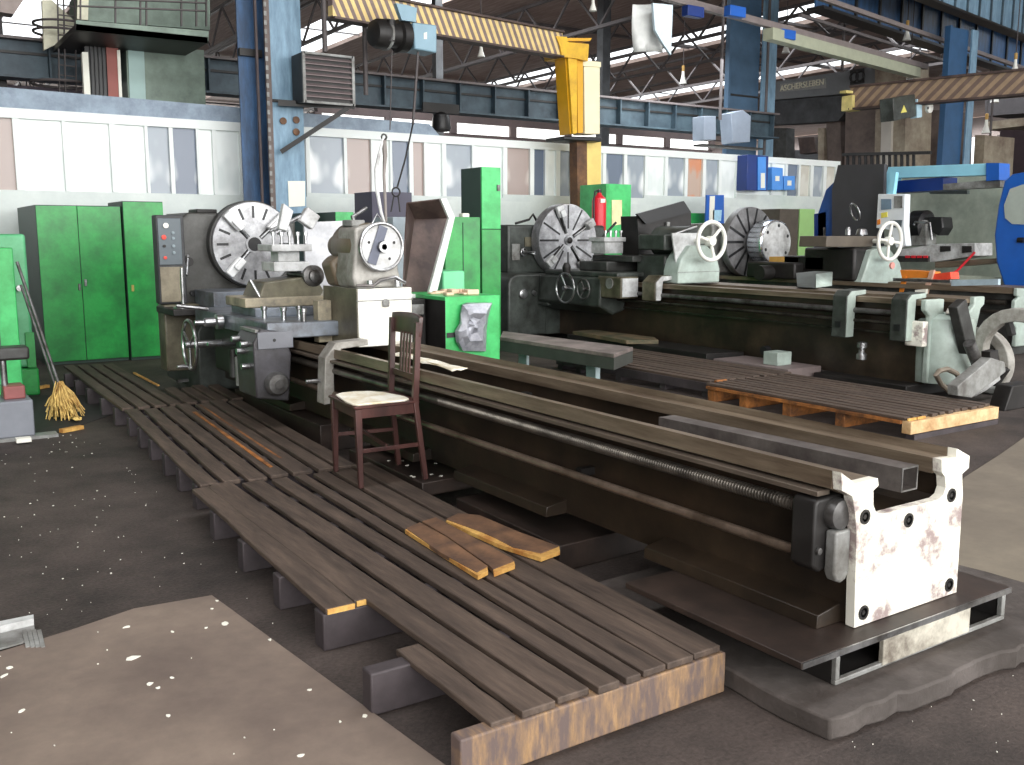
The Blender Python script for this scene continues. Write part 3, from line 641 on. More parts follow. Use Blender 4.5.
# plates under the middle feet
def padplate(label,x0,x1,y0,y1,z0,z1):
    o=MB().prism([(x0,y0),(x1,y0+.05),(x1,y1),(x0+.02,y1)],'z',z0,z1).build('machine_pad',mat('dark_oily_plate',(62,50,44)),bevel=.006); tag(o,label,'machine pad'); return o
padplate('dark oily pad under the near lathe bed, beside the broken boards',2.55,3.6,3.44,4.42,.0,.13)
padplate('dark oily pad under the near lathe bed, behind the chair legs',2.49,3.6,4.66,5.7,.09,.171)
padplate('dark oily pad under the near lathe bed below the carriage',2.60,3.6,6.4,8.4,0,.2)
# white spatter beneath the chair
ws_=MB()
ch=ws_
for i in range(14):
    z=.1705
    x,y=random.uniform(2.5,2.9),random.uniform(4.72,5.4)
    pts=[(x+random.uniform(.6,1)*.014*math.cos(k),y+random.uniform(.6,1)*.012*math.sin(k)) for k in range(6)]
    ws_.prism(pts,'z',z,z+.003)
tag(ws_.build('paint_drips',PAPER),'white paint drips on the pad beneath the chair','paint drips',kind='stuff')
# ================================================================== CHAIR
CH=thing('wooden_chair',(2.355,4.95,.172),'dark reddish wooden chair with slatted back standing beside the lathe bed','chair')
M=Matrix.Translation((2.355,4.95,.172))@Matrix.Rotation(math.radians(-5),4,'Z')@Matrix.Diagonal((.86,1,1.02,1))
def cb(name,f,**k): 
    mb=MB(); f(mb)
    for v in mb.bm.verts: v.co=M@v.co
    return mb.build(name,CHAIRW,CH,**k)
# local: x from front (-.23) to back (+.23); y left/right
for s_ in (-1,1):
    cb('leg',lambda m:m.hexa([(-.225,s_*.215-.014,0),(-.195,s_*.215-.014,0),(-.195,s_*.215+.014,0),(-.225,s_*.215+.014,0)],[(-.235,s_*.20-.02,.43),(-.19,s_*.20-.02,.43),(-.19,s_*.20+.02,.43),(-.235,s_*.20+.02,.43)]),bevel=.003)
    cb('leg',lambda m:(m.bar((.245,s_*.205,0),(.19,s_*.185,.44),.03,.034,(1,0,0)),m.bar((.19,s_*.185,.44),(.215,s_*.19,.88),.030,.040,(1,0,0))),bevel=.003)
    cb('side_rail',lambda m:m.bar((-.20,s_*.195,.405),(.20,s_*.178,.405),.022,.055),bevel=.002)
    cb('stretcher',lambda m:m.bar((-.205,s_*.207,.20 if s_<0 else .22),(.21,s_*.19,.20 if s_<0 else .22),.016,.022),bevel=.002)
cb('front_rail',lambda m:m.bar((-.212,-.2,.405),(-.212,.2,.405),.022,.055),bevel=.002)
cb('back_rail',lambda m:m.bar((.20,-.18,.405),(.20,.18,.405),.022,.055),bevel=.002)
cb('stretcher',lambda m:m.bar((-.02,-.2,.21),(-.02,.2,.23),.016,.022),bevel=.002)
cb('seat',lambda m:m.prism([(-.245,-.222),(-.235,-.228),(.215,-.198),(.215,.198),(-.235,.228),(-.245,.222)],'z',.433,.449),bevel=.004)
cb('top_rail',lambda m:m.sheet(lambda u,v:(.232+.02*math.sin(PI*u)-.012*(1-v),-.205+.41*u,.80+.12*v-.012*abs(2*u-1)**2*v),12,3),solid=.024,bevel=.003)
cb('lower_back_rail',lambda m:m.bar((.205,-.17,.57),(.205,.17,.57),.016,.035),bevel=.002)
for y_ in (-.066,-.022,.022,.066): cb('back_slat',lambda m:m.bar((.206,y_,.585),(.222,y_,.81),.010,.022,(0,1,0)),bevel=.001)
mb=MB()
pts=[(-.243,-.20),(-.22,-.226),(-.12,-.222),(-.0,-.215),(.10,-.215),(.15,-.18),(.16,-.10),(.13,0),(.1,.10),(.04,.17),(-.06,.205),(-.16,.20),(-.22,.15),(-.235,.02),(-.25,-.10)]
mb.prism(pts,'z',.4505,.462)
for v in mb.bm.verts: v.co=M@v.co
pad=mb.build('seat_pad',WHITE,bevel=.004); tag(pad,'thin white pad lying on the wooden chair seat','seat pad')
# ================================================================== OTHER LATHES
def poly_at(l,x=None,y=None,z=None,gnd=None):
    r=[]
    for a,b in l:
        p=at(a,b,x=x,y=y,z=z)
        if gnd is not None and b>=gnd: p.z=0
        r.append((p.y,p.z) if x is not None else ((p.x,p.z) if y is not None else (p.x,p.y)))
    return r
def plate_at(l,name,m,parent=None,x=None,y=None,z=None,t=.05,gnd=None,**k):
    """outline on the plane x / y / z, given real thickness going away from the viewer"""
    ax='x' if x is not None else ('y' if y is not None else 'z'); c=x if x is not None else (y if y is not None else z)
    return MB().prism(poly_at(l,x,y,z,gnd),ax,c,c+t).build(name,m,parent,**k)
def handwheel(c,ax,R,r,spokes,m,parent,name='handwheel',a0=.3,hub=None):
    c=Vector(c); d=Vector(ax).normalized(); mb=MB().torus(c,d,R,r,44,10)
    u=d.orthogonal().normalized(); w=d.cross(u)
    for i in range(spokes):
        a=a0+2*PI*i/spokes; mb.cyl(c+d*.02,c+(u*math.cos(a)+w*math.sin(a))*R,r*.85,r*.7,8)
    mb.turn([(r*2.2,-.03),(r*2.4,0),(r*2.4,.06),(r*1.2,.10),(r*1.2,.28)],c,d,16)
    return mb.build(name,m,parent)
L2=thing('lathe',(8.75,8,.1),'long dark green-grey lathe with slotted disc and white three-spoked tailstock handwheel, second from the front','lathe')
X0,X1,ZT,YE=8.30,9.22,.945,5.42
MB().prism([(X0+.12,.12),(X1-.05,.12),(X1-.05,ZT-.06),(X1-.2,ZT-.06),(X1-.2,ZT-.25),(X0+.3,ZT-.25),(X0+.3,ZT-.06),(X0+.05,ZT-.06),(X0+.05,ZT-.14),(X0+.12,ZT-.2)],'y',YE+.04,11.4).build('bed',OILY,L2)
MB().prism([(X0,ZT-.06),(X0+.3,ZT-.06),(X0+.3,ZT-.02),(X0+.1,ZT-.02),(X0+.04,ZT),(X0,ZT-.01)],'y',YE+.03,11.2).build('front_way',WAY,L2)
MB().prism([(X1-.22,ZT-.06),(X1,ZT-.06),(X1,ZT-.01),(X1-.06,ZT),(X1-.12,ZT-.02),(X1-.22,ZT-.02)],'y',YE+.03,11.2).build('rear_way',WAY,L2)
MB().cyl((X0-.03,YE+.3,.80),(X0-.03,11,.80),.028).build('lead_screw',STEELD,L2)
MB().cyl((X0-.03,YE+.3,.70),(X0-.03,11,.70),.018).build('feed_rod',SCREW,L2)
MB().box((X0+.06,YE+.1,.585),(X0+.13,11,.60)).build('ledge_strip',SCREW,L2)
EP=[(X0-.02,ZT),(X0-.02,ZT-.10),(X0+.06,ZT-.16),(X0+.06,.14),(X1+.02,.14),(X1-.06,.35),(X1-.08,.60),(X1-.02,ZT-.12),(X1+.04,ZT-.08),(X1+.04,ZT),(X1-.14,ZT),(X1-.14,ZT-.08),(X1-.2,ZT-.14),(X1-.3,ZT-.17),(X0+.34,ZT-.17),(X0+.27,ZT-.12),(X0+.27,ZT)]
e=MB().prism(EP,'y',YE-.02,YE+.04).build('end_foot',PALE,L2,bevel=.012); e['label']='pale green end casting'
MB().turn([(.27,0),(.28,.55),(.27,.62),(.18,.66)],(X0+.36,YE+.02,.14),(0,0,1),28).build('rounded_end',PALE,e)
MB().box((X0-.06,YE-.03,.50),(X0+.02,YE+.16,.74)).build('end_bearing',MILKY,L2,bevel=.01)
MB().prism([(X0+.20,ZT-.14),(X0+.42,ZT-.14),(X0+.38,ZT-.08),(X0+.26,ZT-.07)],'y',YE-.2,YE-.06).build('rag_bundle',MILKY,L2,bevel=.02)
# bed clamps
for (px,h) in ((849,.42),(909,.40)):
    p=at(px,310,x=X0-.08); c=MB().prism([(X0-.15,ZT-h),(X0-.03,ZT-h),(X0-.02,ZT-.02),(X0+.14,ZT+.005),(X0+.14,ZT+.06),(X0-.09,ZT+.05),(X0-.15,ZT)],'y',p.y-.02,p.y+.15).build('bed_clamp',DGREEN,L2,bevel=.008)
    MB().prism([(X0-.145,ZT-h+.005),(X0-.033,ZT-h+.005),(X0-.02,ZT-.0),(X0+.135,ZT+.01),(X0+.135,ZT+.055),(X0-.085,ZT+.045),(X0-.145,ZT-.005)],'y',p.y-.032,p.y-.02).build('clamp_face',PALE,c,bevel=.004)
    MB().box((X0-.16,p.y+.04,ZT-h+.10),(X0-.149,p.y+.10,ZT-h+.16)).build('clamp_hole',BLACKP,c)
p=at(655,290,x=X0-.05); c=MB().prism([(X0-.14,ZT-.22),(X0-.04,ZT-.22),(X0-.02,ZT+.02),(X0+.15,ZT+.04),(X0+.15,ZT+.10),(X0-.04,ZT+.10),(X0-.14,ZT+.02)],'y',p.y-.1,p.y+.15).build('bed_clamp',OLIVE,L2,bevel=.015)
MB().prism([(X0-.13,ZT-.21),(X0-.05,ZT-.21),(X0-.02,ZT+.03),(X0+.14,ZT+.05),(X0+.14,ZT+.095),(X0-.035,ZT+.095),(X0-.13,ZT+.02)],'y',p.y-.115,p.y-.1).build('clamp_face',LGREY,c,bevel=.004)
MB().cyl((X0-.02,7.3,.28),(X0-.1,7.3,.28),.05).build('drain_plug',BLACKP,L2)
p=at(865,349,x=X0-.02); MB().turn([(.05,0),(.05,.05),(.03,.07),(.03,.10),(.05,.12),(.05,.17),(0,.18)],(p.x-.05,p.y,p.z-.1),(0,0,1),16).build('jack_screw',STEEL,L2)
# headstock
h=MB().box((7.86,11.95,.98),(9.7,13.4,1.70)).build('headstock',DGREEN,L2,bevel=.04,seg=3)
MB().box((7.93,11.93,1.18),(8.07,11.95,1.42)).build('speed_plate',GREYP,h,bevel=.004)
handwheel((8.12,11.90,1.30),(0,-1,0),.05,.012,3,STEEL,h,'selector_wheel')
MB().cyl((8.2,11.94,1.30),(8.32,11.85,1.26),.014).build('gear_lever',STEEL,h)
MB().box((8.16,11.93,1.38),(8.40,11.95,1.52)).build('data_plate',OLIVE,h)
MB().tube([(8.1,12.1,1.72),(8.35,12.1,1.78),(8.42,12.1,1.86),(8.5,12.1,1.74)],.018).build('lifting_eye',DARK,h)
hb=MB().prism([(7.48,.12),(8.15,.12),(8.15,1.0),(7.62,1.0),(7.52,.96),(7.48,.88)],'y',11.35,12.6).build('headstock_base',DGREEN,L2,bevel=.03,seg=3)
MB().turn([(.07,0),(.07,.03),(.04,.04),(0,.04)],(7.72,11.34,.72),(0,-1,0),16).build('selector_knob',STEEL,hb)
MB().cyl((7.9,11.34,.74),(7.9,11.28,.72),.03).build('selector_knob',STEEL,hb)
MB().box((8.15,11.4,.12),(9.5,13.3,.98)).build('base_rear',DGREEN,L2)
MB().prism([(7.98,.55),(8.2,.55),(8.2,.98),(8.02,.98)],'y',11.1,11.45).build('gap_bracket',DGREEN,L2,bevel=.03)
faceplate(L2,(8.80,11.72,1.47),.545,.22,12,[math.radians(a) for a in (112,32,222,305)],(.32,.96),.30,'nose',slotw=.03,off=0)
# carriage
ap=MB().prism([(7.95,.62),(8.2,.50),(8.4,.55),(8.4,1.0),(7.98,1.0)],'y',9.9,11.3).build('apron',DGREEN,L2,bevel=.03)
g=MB().box((7.98,9.5,.74),(8.28,9.98,1.02)).build('feed_gearbox',OLIVE,L2,bevel=.02,seg=3)
MB().box((8.0,9.488,.76),(8.26,9.5,1.0)).build('end_cover',LGREY,g,bevel=.004)
MB().prism([(y_,z_) for y_,z_ in circ(20,.07,0,(9.72,.93))],'x',7.965,7.98).build('round_badge',GREYP,g)
hw=handwheel((7.84,10.5,.84),(1,0,0),.20,.014,3,STEEL,L2,'carriage_handwheel')
handwheel((7.88,10.15,.84),(1,0,0),.13,.012,3,STEELD,L2,'cross_feed_wheel')
MB().turn([(.03,0),(.05,.05),(.06,.14),(.03,.2),(0,.2)],(7.9,10.55,.98),(0,0,1),14).build('column_knob',DARK,L2)
MB().box((8.0,9.6,1.0),(9.3,11.2,1.07)).build('saddle',DGREEN,L2,bevel=.02)
MB().box((8.15,10.0,1.07),(9.2,10.6,1.20)).build('cross_slide',CAST,L2,bevel=.015)
MB().box((8.3,9.65,1.20),(8.75,10.5,1.28)).build('compound_slide',CAST,L2,bevel=.012)
tp=MB().box((8.28,10.2,1.30),(8.60,10.5,1.46)).box((8.25,10.18,1.46),(8.63,10.52,1.52)).build('tool_post',LGREY,L2,bevel=.008)
MB().cyl((8.35,10.35,1.52),(8.55,10.3,1.72),.016).build('tool_post_lever',DARK,tp)
for i in range(4): MB().turn([(.014,0),(.014,.06),(.024,.06),(.024,.09),(0,.09)],(8.30+.09*i,10.22,1.52),(0,0,1),8).build('set_screw',STEEL,tp)
# tailstock
t=MB().prism([(8.42,ZT),(9.15,ZT),(9.15,1.12),(9.08,1.30),(8.9,1.42),(8.62,1.42),(8.47,1.25),(8.42,1.10)],'y',8.92,9.2).build('tailstock',PALE,L2,bevel=.02,seg=3)
MB().box((8.42,8.915,1.085),(9.15,8.925,1.092)).build('seam',GREYP,t)
MB().turn([(.2,0),(.2,.6),(.12,.65),(.09,.65),(.09,.8),(0,.8)],(8.78,9.05,1.465),(0,1,0),28).build('quill_housing',DGREEN,t)
MB().box((8.45,9.2,ZT),(9.1,9.75,1.30)).build('tailstock_body',DGREEN,t,bevel=.03)
MB().box((8.34,9.1,1.36),(8.78,9.6,1.56)).build('top_cover',DGREEN,t,bevel=.02)
plate_at([(672,233),(697,233),(696,252),(676,263)],'sail_plate',LGREY,t,y=9.0,t=.02)
MB().cyl((8.5,9.1,1.56),(8.75,8.95,1.66),.015).build('clamp_lever',STEEL,t)
handwheel((8.78,8.72,1.475),(0,1,0),.235,.026,3,IVORY,t,'tailstock_handwheel',a0=0.0)
# black open guard standing behind the tailstock
gd=thing('metal_guard',(8.9,10.6,1.2),'black open-topped sheet metal guard standing tall on the second lathe','guard')
plate_at([(637,214),(684,201),(691,212),(692,262),(690,288),(642,290)],'front_sheet',DARK,gd,y=9.95,t=.02)
plate_at([(637,214),(684,201),(691,212),(646,224)],'folded_lip',BLACKP,gd,y=9.9,t=.04)
plate_at([(640,216),(647,221),(648,290),(642,290)],'side_sheet',DARK,gd,y=9.96,t=.4)
MB().bar(tuple(at(668,222,y=9.92)),tuple(at(666,246,y=9.92)),.05,.03,(0,1,0)).build('bent_strap',GREYP,gd)
# box and lever lying on bed two
bx=thing('steel_box',(8.9,6.9,ZT),'small grey-green box with a pale end standing on the bed of the second lathe','box')
MB().hexa([tuple(at(a,b,z=ZT+.001)) for a,b in ((797,287),(815,288),(831,286),(815,285))],[tuple(at(a,b,z=ZT+.14)) for a,b in ((796,273),(815,273.5),(832,271.5),(814,271))]).build('box_body',DGREEN,bx,bevel=.004)
p0,p1,p2,p3=at(815.5,287.7,z=ZT+.004),at(831.5,285.7,z=ZT+.004),at(832.3,272,z=ZT+.137),at(815.6,274,z=ZT+.137)
mb=MB(); q=[mb.bm.verts.new(v+Vector((-.004,-.008,0))) for v in (p0,p1,p2,p3)]; mb.bm.faces.new(q); mb.build('box_end',PALE,bx,solid=.004)
# ---- third lathe
L3=thing('lathe',(12.75,9,.1),'third lathe from the front, mostly hidden behind the second, with a large chromed chuck ring','lathe')
X0,X1,ZT3,YE3=12.25,13.25,.86,6.75
MB().prism([(X0+.12,.0),(X1,.0),(X1,ZT3-.05),(X0+.05,ZT3-.05),(X0+.05,ZT3-.14),(X0+.12,ZT3-.2)],'y',YE3+.04,12.3).build('bed',CAST,L3)
MB().prism([(X0,ZT3-.06),(X0+.3,ZT3-.06),(X0+.3,ZT3-.02),(X0,ZT3)],'y',YE3,12).build('front_way',WAY,L3)
MB().prism([(X1-.25,ZT3-.06),(X1,ZT3-.06),(X1,ZT3),(X1-.25,ZT3-.02)],'y',YE3,12).build('rear_way',WAY,L3)
MB().cyl((X0-.02,YE3+.1,.68),(X0-.02,11.5,.68),.035).build('lead_screw',SCREW,L3)
MB().cyl((X0-.02,YE3+.1,.56),(X0-.02,11.5,.56),.025).build('feed_rod',SCREW,L3)
MB().prism([(X0-.05,ZT3+.02),(X0-.05,ZT3-.08),(X0,ZT3-.1),(X0-.08,ZT3-.14),(X0-.08,.42),(X0,.36),(X0,.12),(X1,.12),(X1,ZT3),(X1-.3,ZT3),(X1-.3,ZT3-.2),(X0+.3,ZT3-.2),(X0+.3,ZT3)],'y',YE3-.06,YE3).build('end_casting',PALE,L3,bevel=.015)
h=MB().box((12.1,12.0,.9),(13.7,13.5,1.75)).build('headstock',GREYP,L3,bevel=.04)
MB().box((12.0,12.0,.12),(13.7,13.6,.9)).build('headstock_base',DGREEN,L3,bevel=.03)
faceplate(L3,(12.75,11.72,1.43),.60,.16,14,[],(.30,.98),.3,'nose',slotw=.045,disc=mat('dark_segment_disc',(136,136,138),.45,.3,.2,6,(104,104,104),.45,3))
ck=MB().turn([(.30,.0),(.36,.02),(.385,.06),(.385,.34),(.36,.36),(.22,.36),(.20,.30),(.0,.30)],(12.92,11.66,1.42),(0,-1,0),48).build('chuck_ring',mat('polished_chrome',(214,220,226),.18,.9,.04,6),L3)
MB().turn([(.35,0),(.23,.001)],(12.92,11.298,1.42),(0,-1,0),44).build('chuck_face',LGREY,ck)
MB().turn([(.20,0),(0,.002)],(12.92,11.33,1.42),(0,-1,0),36).build('bore_paper',PAPER,ck)
for i in range(6): MB().turn([(.03,0),(0,.002)],(12.92+.29*math.cos(i*1.05+.4),11.295,1.42+.29*math.sin(i*1.05+.4)),(0,-1,0),12).build('bolt_hole',BLACKP,ck)
MB().box((12.1,10.2,.86),(13.3,11.2,1.12)).build('carriage',DARK,L3,bevel=.03)
MB().cyl((12.1,10.7,.95),(11.85,10.7,.95),.12).build('feed_motor',DARK,L3)
MB().box((12.3,10.3,1.12),(12.9,10.9,1.20)).build('orange_strip',mat('yellow_orange_wood',(226,176,96),.6),L3)
tp=MB().box((12.75,9.9,1.22),(13.05,10.2,1.38)).box((12.72,9.88,1.38),(13.08,10.22,1.43)).build('tool_post',STEEL,L3,bevel=.01)
MB().cyl((12.6,10.05,1.43),(12.45,9.95,1.66),.016).build('tool_post_lever',STEEL,tp)
for i in range(4): MB().turn([(.014,0),(.014,.06),(.024,.06),(.024,.10),(0,.10)],(12.56+.09*i,9.92,1.43),(0,0,1),8).build('set_screw',STEEL,tp)
MB().box((12.3,9.8,1.0),(13.2,10.6,1.22)).build('cross_slide',DARK,L3,bevel=.02)
t=MB().box((12.3,9.25,.86),(13.1,10.2,1.36)).build('tailstock_body',DARK,L3,bevel=.04)
plate_at([(827,236),(878,236),(872,247),(826,247)],'top_tray',mat('brown_grey_tray',(96,88,78),.5,.1,.2,4),t,y=9.3,t=.5,bevel=.01)
plate_at([(872,250),(888,246),(900,262),(906,287),(860,287)],'tailstock_base',PALE,t,y=9.15,t=.5,bevel=.02)
handwheel((12.75,8.98,1.46),(0,1,0),.275,.028,4,IVORY,t,'tailstock_handwheel',a0=.9)
MB().turn([(.0,0),(.05,.0),(.05,.03),(.0,.03)],(12.70,8.9,1.10),(0,-1,0),16).build('pink_sticker',mat('pink_sticker',(214,150,140),.5),t)
lp=MB().torus(tuple(at(855,212,y=9.4)),(.8,-.4,.35),.13,.014,26,8).turn([(.02,0),(.07,.02),(.09,.10),(0,.10)],tuple(at(862,228,y=9.4)),(0,0,-1),16)
lp.turn([(.04,0),(.04,.08),(.02,.12),(0,.12)],tuple(at(848,235,y=9.4)),(0,0,1),12).cyl(tuple(at(862,232,y=9.4)),tuple(at(862,236,y=9.4)),.02)
lp=lp.build('work_light',STEEL); tag(lp,'small bright work light with ring arm on the tailstock of the third lathe','work light')
# things lying on the third bed
def on3(l,h,name,m,label,cat,x=12.3,t=.2,**k):
    o=plate_at(l,name,m,None,x=x,t=t,**k); tag(o,label,cat); return o
tr=thing('trestle',(12.4,8.3,.87),'small orange wooden trestle standing on the third lathe bed','trestle')
plate_at([(900,270),(930,272),(930,278),(902,278)],'top_board',ORANGE,tr,x=12.3,t=.25)
plate_at([(903,285),(925,286),(925,289),(903,288)],'lower_board',ORANGE,tr,x=12.3,t=.25)
plate_at([(902,276),(906,276),(903,292),(899,292)],'leg',ORANGE,tr,x=12.28,t=.04)
plate_at([(930,270),(934,270),(926,297),(921,297)],'leg',mat('pinkish_stick',(206,170,150),.6),tr,x=12.26,t=.04)
on3([(934,274),(950,272),(951,279),(932,281)],0,'tool_case',mat('orange_red_plastic',(230,80,56),.4),'small red case lying on the third lathe bed','case')
on3([(893,278),(950,280),(950,283),(893,281)],0,'steel_rod',STEEL,'bright steel rod lying across the orange trestle','rod',x=12.25,t=.04)
on3([(951,280),(998,279),(998,285),(951,286)],0,'light_tube',mat('grey_blue_tube',(170,190,200),.4),'pale blue-grey bar lying on the third lathe bed right of the red case','bar',x=12.35,t=.06)
cl=on3([(915,290),(926,289),(925,298),(914,299)],0,'clamp_pad',PAPER,'small white block leaning by the foot of the orange trestle','block',x=12.2,t=.05)

# steady rests and scrap at the bed ends
def steady(label,c,R,w,a0,a1,foot):
    t=thing('steady_rest',(c[0],c[1],foot),label,'steady rest')
    n=18; pts=[(math.cos(a0+(a1-a0)*i/n),math.sin(a0+(a1-a0)*i/n)) for i in range(n+1)]
    outer=[(c[1]+R*p,c[2]+R*q) for p,q in pts]; inner=[(c[1]+(R-w)*p,c[2]+(R-w)*q) for p,q in pts]
    MB().prism(outer+inner[::-1],'x',c[0],c[0]+.12).build('ring_casting',mat('pale_worn_casting',(178,176,170)),t,bevel=.012,seg=3)
    MB().box((c[0]-.04,c[1]-R*.8,foot),(c[0]+.2,c[1]+R*.8,foot+.08)).build('foot',GREYP,t,bevel=.02)
    for a in (a0,a1,(a0+a1)/2):
        u=Vector((0,math.cos(a),math.sin(a))); C_=Vector((c[0]+.06,c[1],c[2]))
        MB().bar(C_+u*(R-w*.2),C_+u*(R-w*2.0),.05,.07,(1,0,0)).build('jaw',DARK,t,bevel=.006)
    return t
steady('pale C-shaped steady rest casting leaning at the end of the second lathe',(9.32,5.50,.26),.36,.10,math.radians(60),math.radians(225),.0)
steady('large worn steady rest ring at the right edge beside the lathe ends',(9.1,4.98,.42),.44,.13,math.radians(-60),math.radians(200),.0)
o=MB().bar(tuple(at(957,303,y=5.15)),tuple(at(968,350,y=5.15)),.16,.10,(0,1,0)).build('bar',CAST,bevel=.01); tag(o,'dark square bar leaning against the pale end of the second lathe','bar')
o=MB().cyl(tuple(at(969,343,y=5.05)),tuple(at(983,377,y=5.05)),.055).build('round_bar',STEELD); tag(o,'short dull round bar leaning beside the steady rest','bar')
vb=thing('vee_block',(8.5,4.7,0),'dark steel support stand in front of the steady rests','support')
plate_at([(958,386),(992,358),(1005,362),(1006,372),(972,398),(958,396)],'top_channel',GREYP,vb,y=4.60,t=.1,bevel=.008)
plate_at([(990,352),(998,350),(999,362),(991,366)],'upright',DARK,vb,y=4.62,t=.08)
MB().prism([(8.30,0),(8.85,0),(8.75,.22),(8.40,.22)],'y',4.58,4.74).build('base',DARK,vb,bevel=.01)
pts=[at(936+0,372,z=.25)]
hs_=MB().tube([tuple(at(a,b,y=5.1)) for a,b in ((949,391),(941,384),(936,375),(939,371),(947,369),(956,373),(962,381),(965,385))],.025,8).build('horseshoe_clamp',mat('tan_bent_steel',(140,130,116),.5,.3)); tag(hs_,'curved horseshoe-shaped steel clamp lying at the foot of the second lathe','clamp')
sc_=MB().prism(poly_at([(955,392),(970,385),(985,375),(1000,372),(1001,380),(985,392),(975,397)],y=5.0),'y',5.0,5.06).build('casting',LGREY,bevel=.01); tag(sc_,'pale curved casting piece lying below the steady rest','casting')
md=MB().box((8.2,5.5,.0),(9.3,6.6,.12)).build('machine_pad',DARK,bevel=.01); tag(md,'dark pad under the near end of the second lathe','machine pad')
rg=MB().prism([(7.86,6.65),(8.38,6.65),(8.38,7.72),(7.86,7.72)],'z',.0005,.17).build('steel_plate',mat('pinkish_dusty_plate',(124,112,110),.6,0,.15,4),bevel=.003); tag(rg,'dusty pinkish slab on the floor along the second lathe bed','plate')
o=MB().box((7.9,7.2,.02),(8.12,7.4,.16)).build('white_block',PALE,bevel=.006); o.location=(8.08,6.99,.171); tag(o,'small white-faced steel block on the floor by the second lathe','block')

# ================================================================== CABINETS AND SMALL STUFF ON THE BACK SIDE
def cabinet(label,x0,x1,y0,y1,z,doors,m=GREEN,side=None,group=None,handles=()):
    t=thing('cabinet',((x0+x1)/2,(y0+y1)/2,0),label,'cabinet',group)
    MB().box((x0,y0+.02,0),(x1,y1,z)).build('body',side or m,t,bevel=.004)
    for i,(a,b) in enumerate(doors):
        d=MB().box((a+.004,y0,.04),(b-.004,y0+.02,z-.01)).build('door',m,t,bevel=.003)
        for h_ in handles:
            if h_[0]==i:
                MB().box((h_[1]-.014,y0-.02,h_[2]-.04),(h_[1]+.014,y0,h_[2]+.04)).build('handle',h_[3],d,bevel=.003)
    return t
GS=mat('green_shade_and_seam',(54,74,66),.5,0,.1,3)  # cabinet sides carry their shade in this colour; seams share it
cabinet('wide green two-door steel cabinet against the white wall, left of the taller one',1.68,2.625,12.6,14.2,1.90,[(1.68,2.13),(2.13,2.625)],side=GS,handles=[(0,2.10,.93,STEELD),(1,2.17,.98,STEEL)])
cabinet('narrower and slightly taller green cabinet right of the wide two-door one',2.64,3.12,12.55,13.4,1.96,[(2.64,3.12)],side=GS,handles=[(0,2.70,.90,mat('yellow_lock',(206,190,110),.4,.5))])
# green machine at the left edge
gm=thing('green_machine',(.3,9.8,0),'pale green machine casing cut by the left edge of the frame','machine')
MB().box((-1.2,9.47,0),(1.06,10.0,1.44)).build('front_casing',GREEN2,gm,bevel=.01)
MB().box((.9,9.465,.05),(.91,9.475,1.4)).build('panel_seam',GS,gm)
MB().box((-1.2,10.3,.28),(1.27,11.6,1.56)).build('rear_casing',mat('mint_green_paint',(104,186,136),.4,0,.08,5,(70,150,100),.4,2,edge=.3),gm,bevel=.03,seg=3)
MB().box((-1.2,10.3,.0),(1.30,11.6,.27)).build('rear_base',GREEN,gm,bevel=.02)
MB().box((1.20,10.28,.28),(1.28,10.31,.62)).build('lower_door',GREEN,gm,bevel=.003)
MB().cyl((1.18,10.27,1.05),(1.18,10.22,1.05),.03).build('knob',STEEL,gm)
MB().box((-1.2,9.44,1.40),(.80,9.5,1.46)).build('red_pipe',mat('faded_red_pipe',(190,110,96),.5),gm)
bs=thing('machine_foot_block',(.5,8.3,0),'grey cast foot block with levelling screw at the left edge','foot block')
MB().box((-.6,8.10,.02),(.965,8.5,.30)).build('block',mat('blue_grey_cast_block',(122,126,134),.5,.1,.12,4),bs,bevel=.01)
MB().box((-.6,8.05,0),(1.12,8.2,.022)).build('strip',GREYP,bs)
MB().cyl((.80,8.3,.30),(.80,8.3,.62),.025).build('levelling_screw',STEEL,bs)
MB().box((.55,8.2,.60),(.98,8.4,.70)).build('crosshead',CAST,bs,bevel=.02)
MB().box((.78,8.2,.30),(.93,8.42,.40)).build('red_nut',mat('dull_red_nut',(140,80,78),.5),bs,bevel=.01)
o=MB().box((0,0,0),(.10,.08,.03)).build('paper_scrap',PAPER); o.location=(.86,7.93,.015); tag(o,'small white scrap of paper in front of the grey foot block','paper')
# broom
br=thing('broom',(1.25,8.6,0),'straw broom with grey handle leaning against the green machine','broom')
top=at(17,262,y=9.42); mid=at(60,388,y=8.9); tip=at(74,428,y=8.55)
MB().cyl(top,mid,.014,.014).build('handle',STEELD,br)
mb=MB()
for i in range(170):
    a=random.uniform(0,2*PI); r0=.03*random.random(); L_=random.uniform(.12,.30); sp_=random.uniform(.04,.16)
    p0=mid+Vector((r0*math.cos(a),r0*math.sin(a),random.uniform(-.06,.06)))
    p1=mid+Vector((sp_*math.cos(a)+.02,sp_*math.sin(a)-.05,-L_))
    mb.tube([p0,(p0+p1)/2+Vector((.02*math.cos(a),0,0)),p1],.006,4)
for i in range(30):
    p0=mid+Vector((.05+random.uniform(-.02,.02),-.1,-.24)); p1=Vector((tip.x+random.uniform(-.03,.03)+.03,tip.y,.03+random.uniform(0,.02)))
    mb.tube([p0,p1],.008,4)
o=mb.build('bristles',STRAW,br); o['kind']='stuff'
MB().torus(mid+Vector((0,0,-.02)),(0,.2,1),.03,.012,16,6).build('binding',ORANGEW,br)
st=MB().cyl(at(21,285,y=9.40),at(60,400,y=9.0),.012).build('steel_stick',STEELD); tag(st,'grey stick leaning beside the broom against the green machine','stick')
for (l,lab) in (([(30,389),(48,386)],'short piece of yellow split wood on the floor behind the broom'),([(61,431),(82,427)],'short piece of orange wood lying under the broom head')):
    p=at(l[0][0],l[0][1],z=.02); q=at(l[1][0],l[1][1],z=.02)
    o=MB().bar(p,q,.05,.03).build('wood_scrap',FRESH); tag(o,lab,'wood scrap')
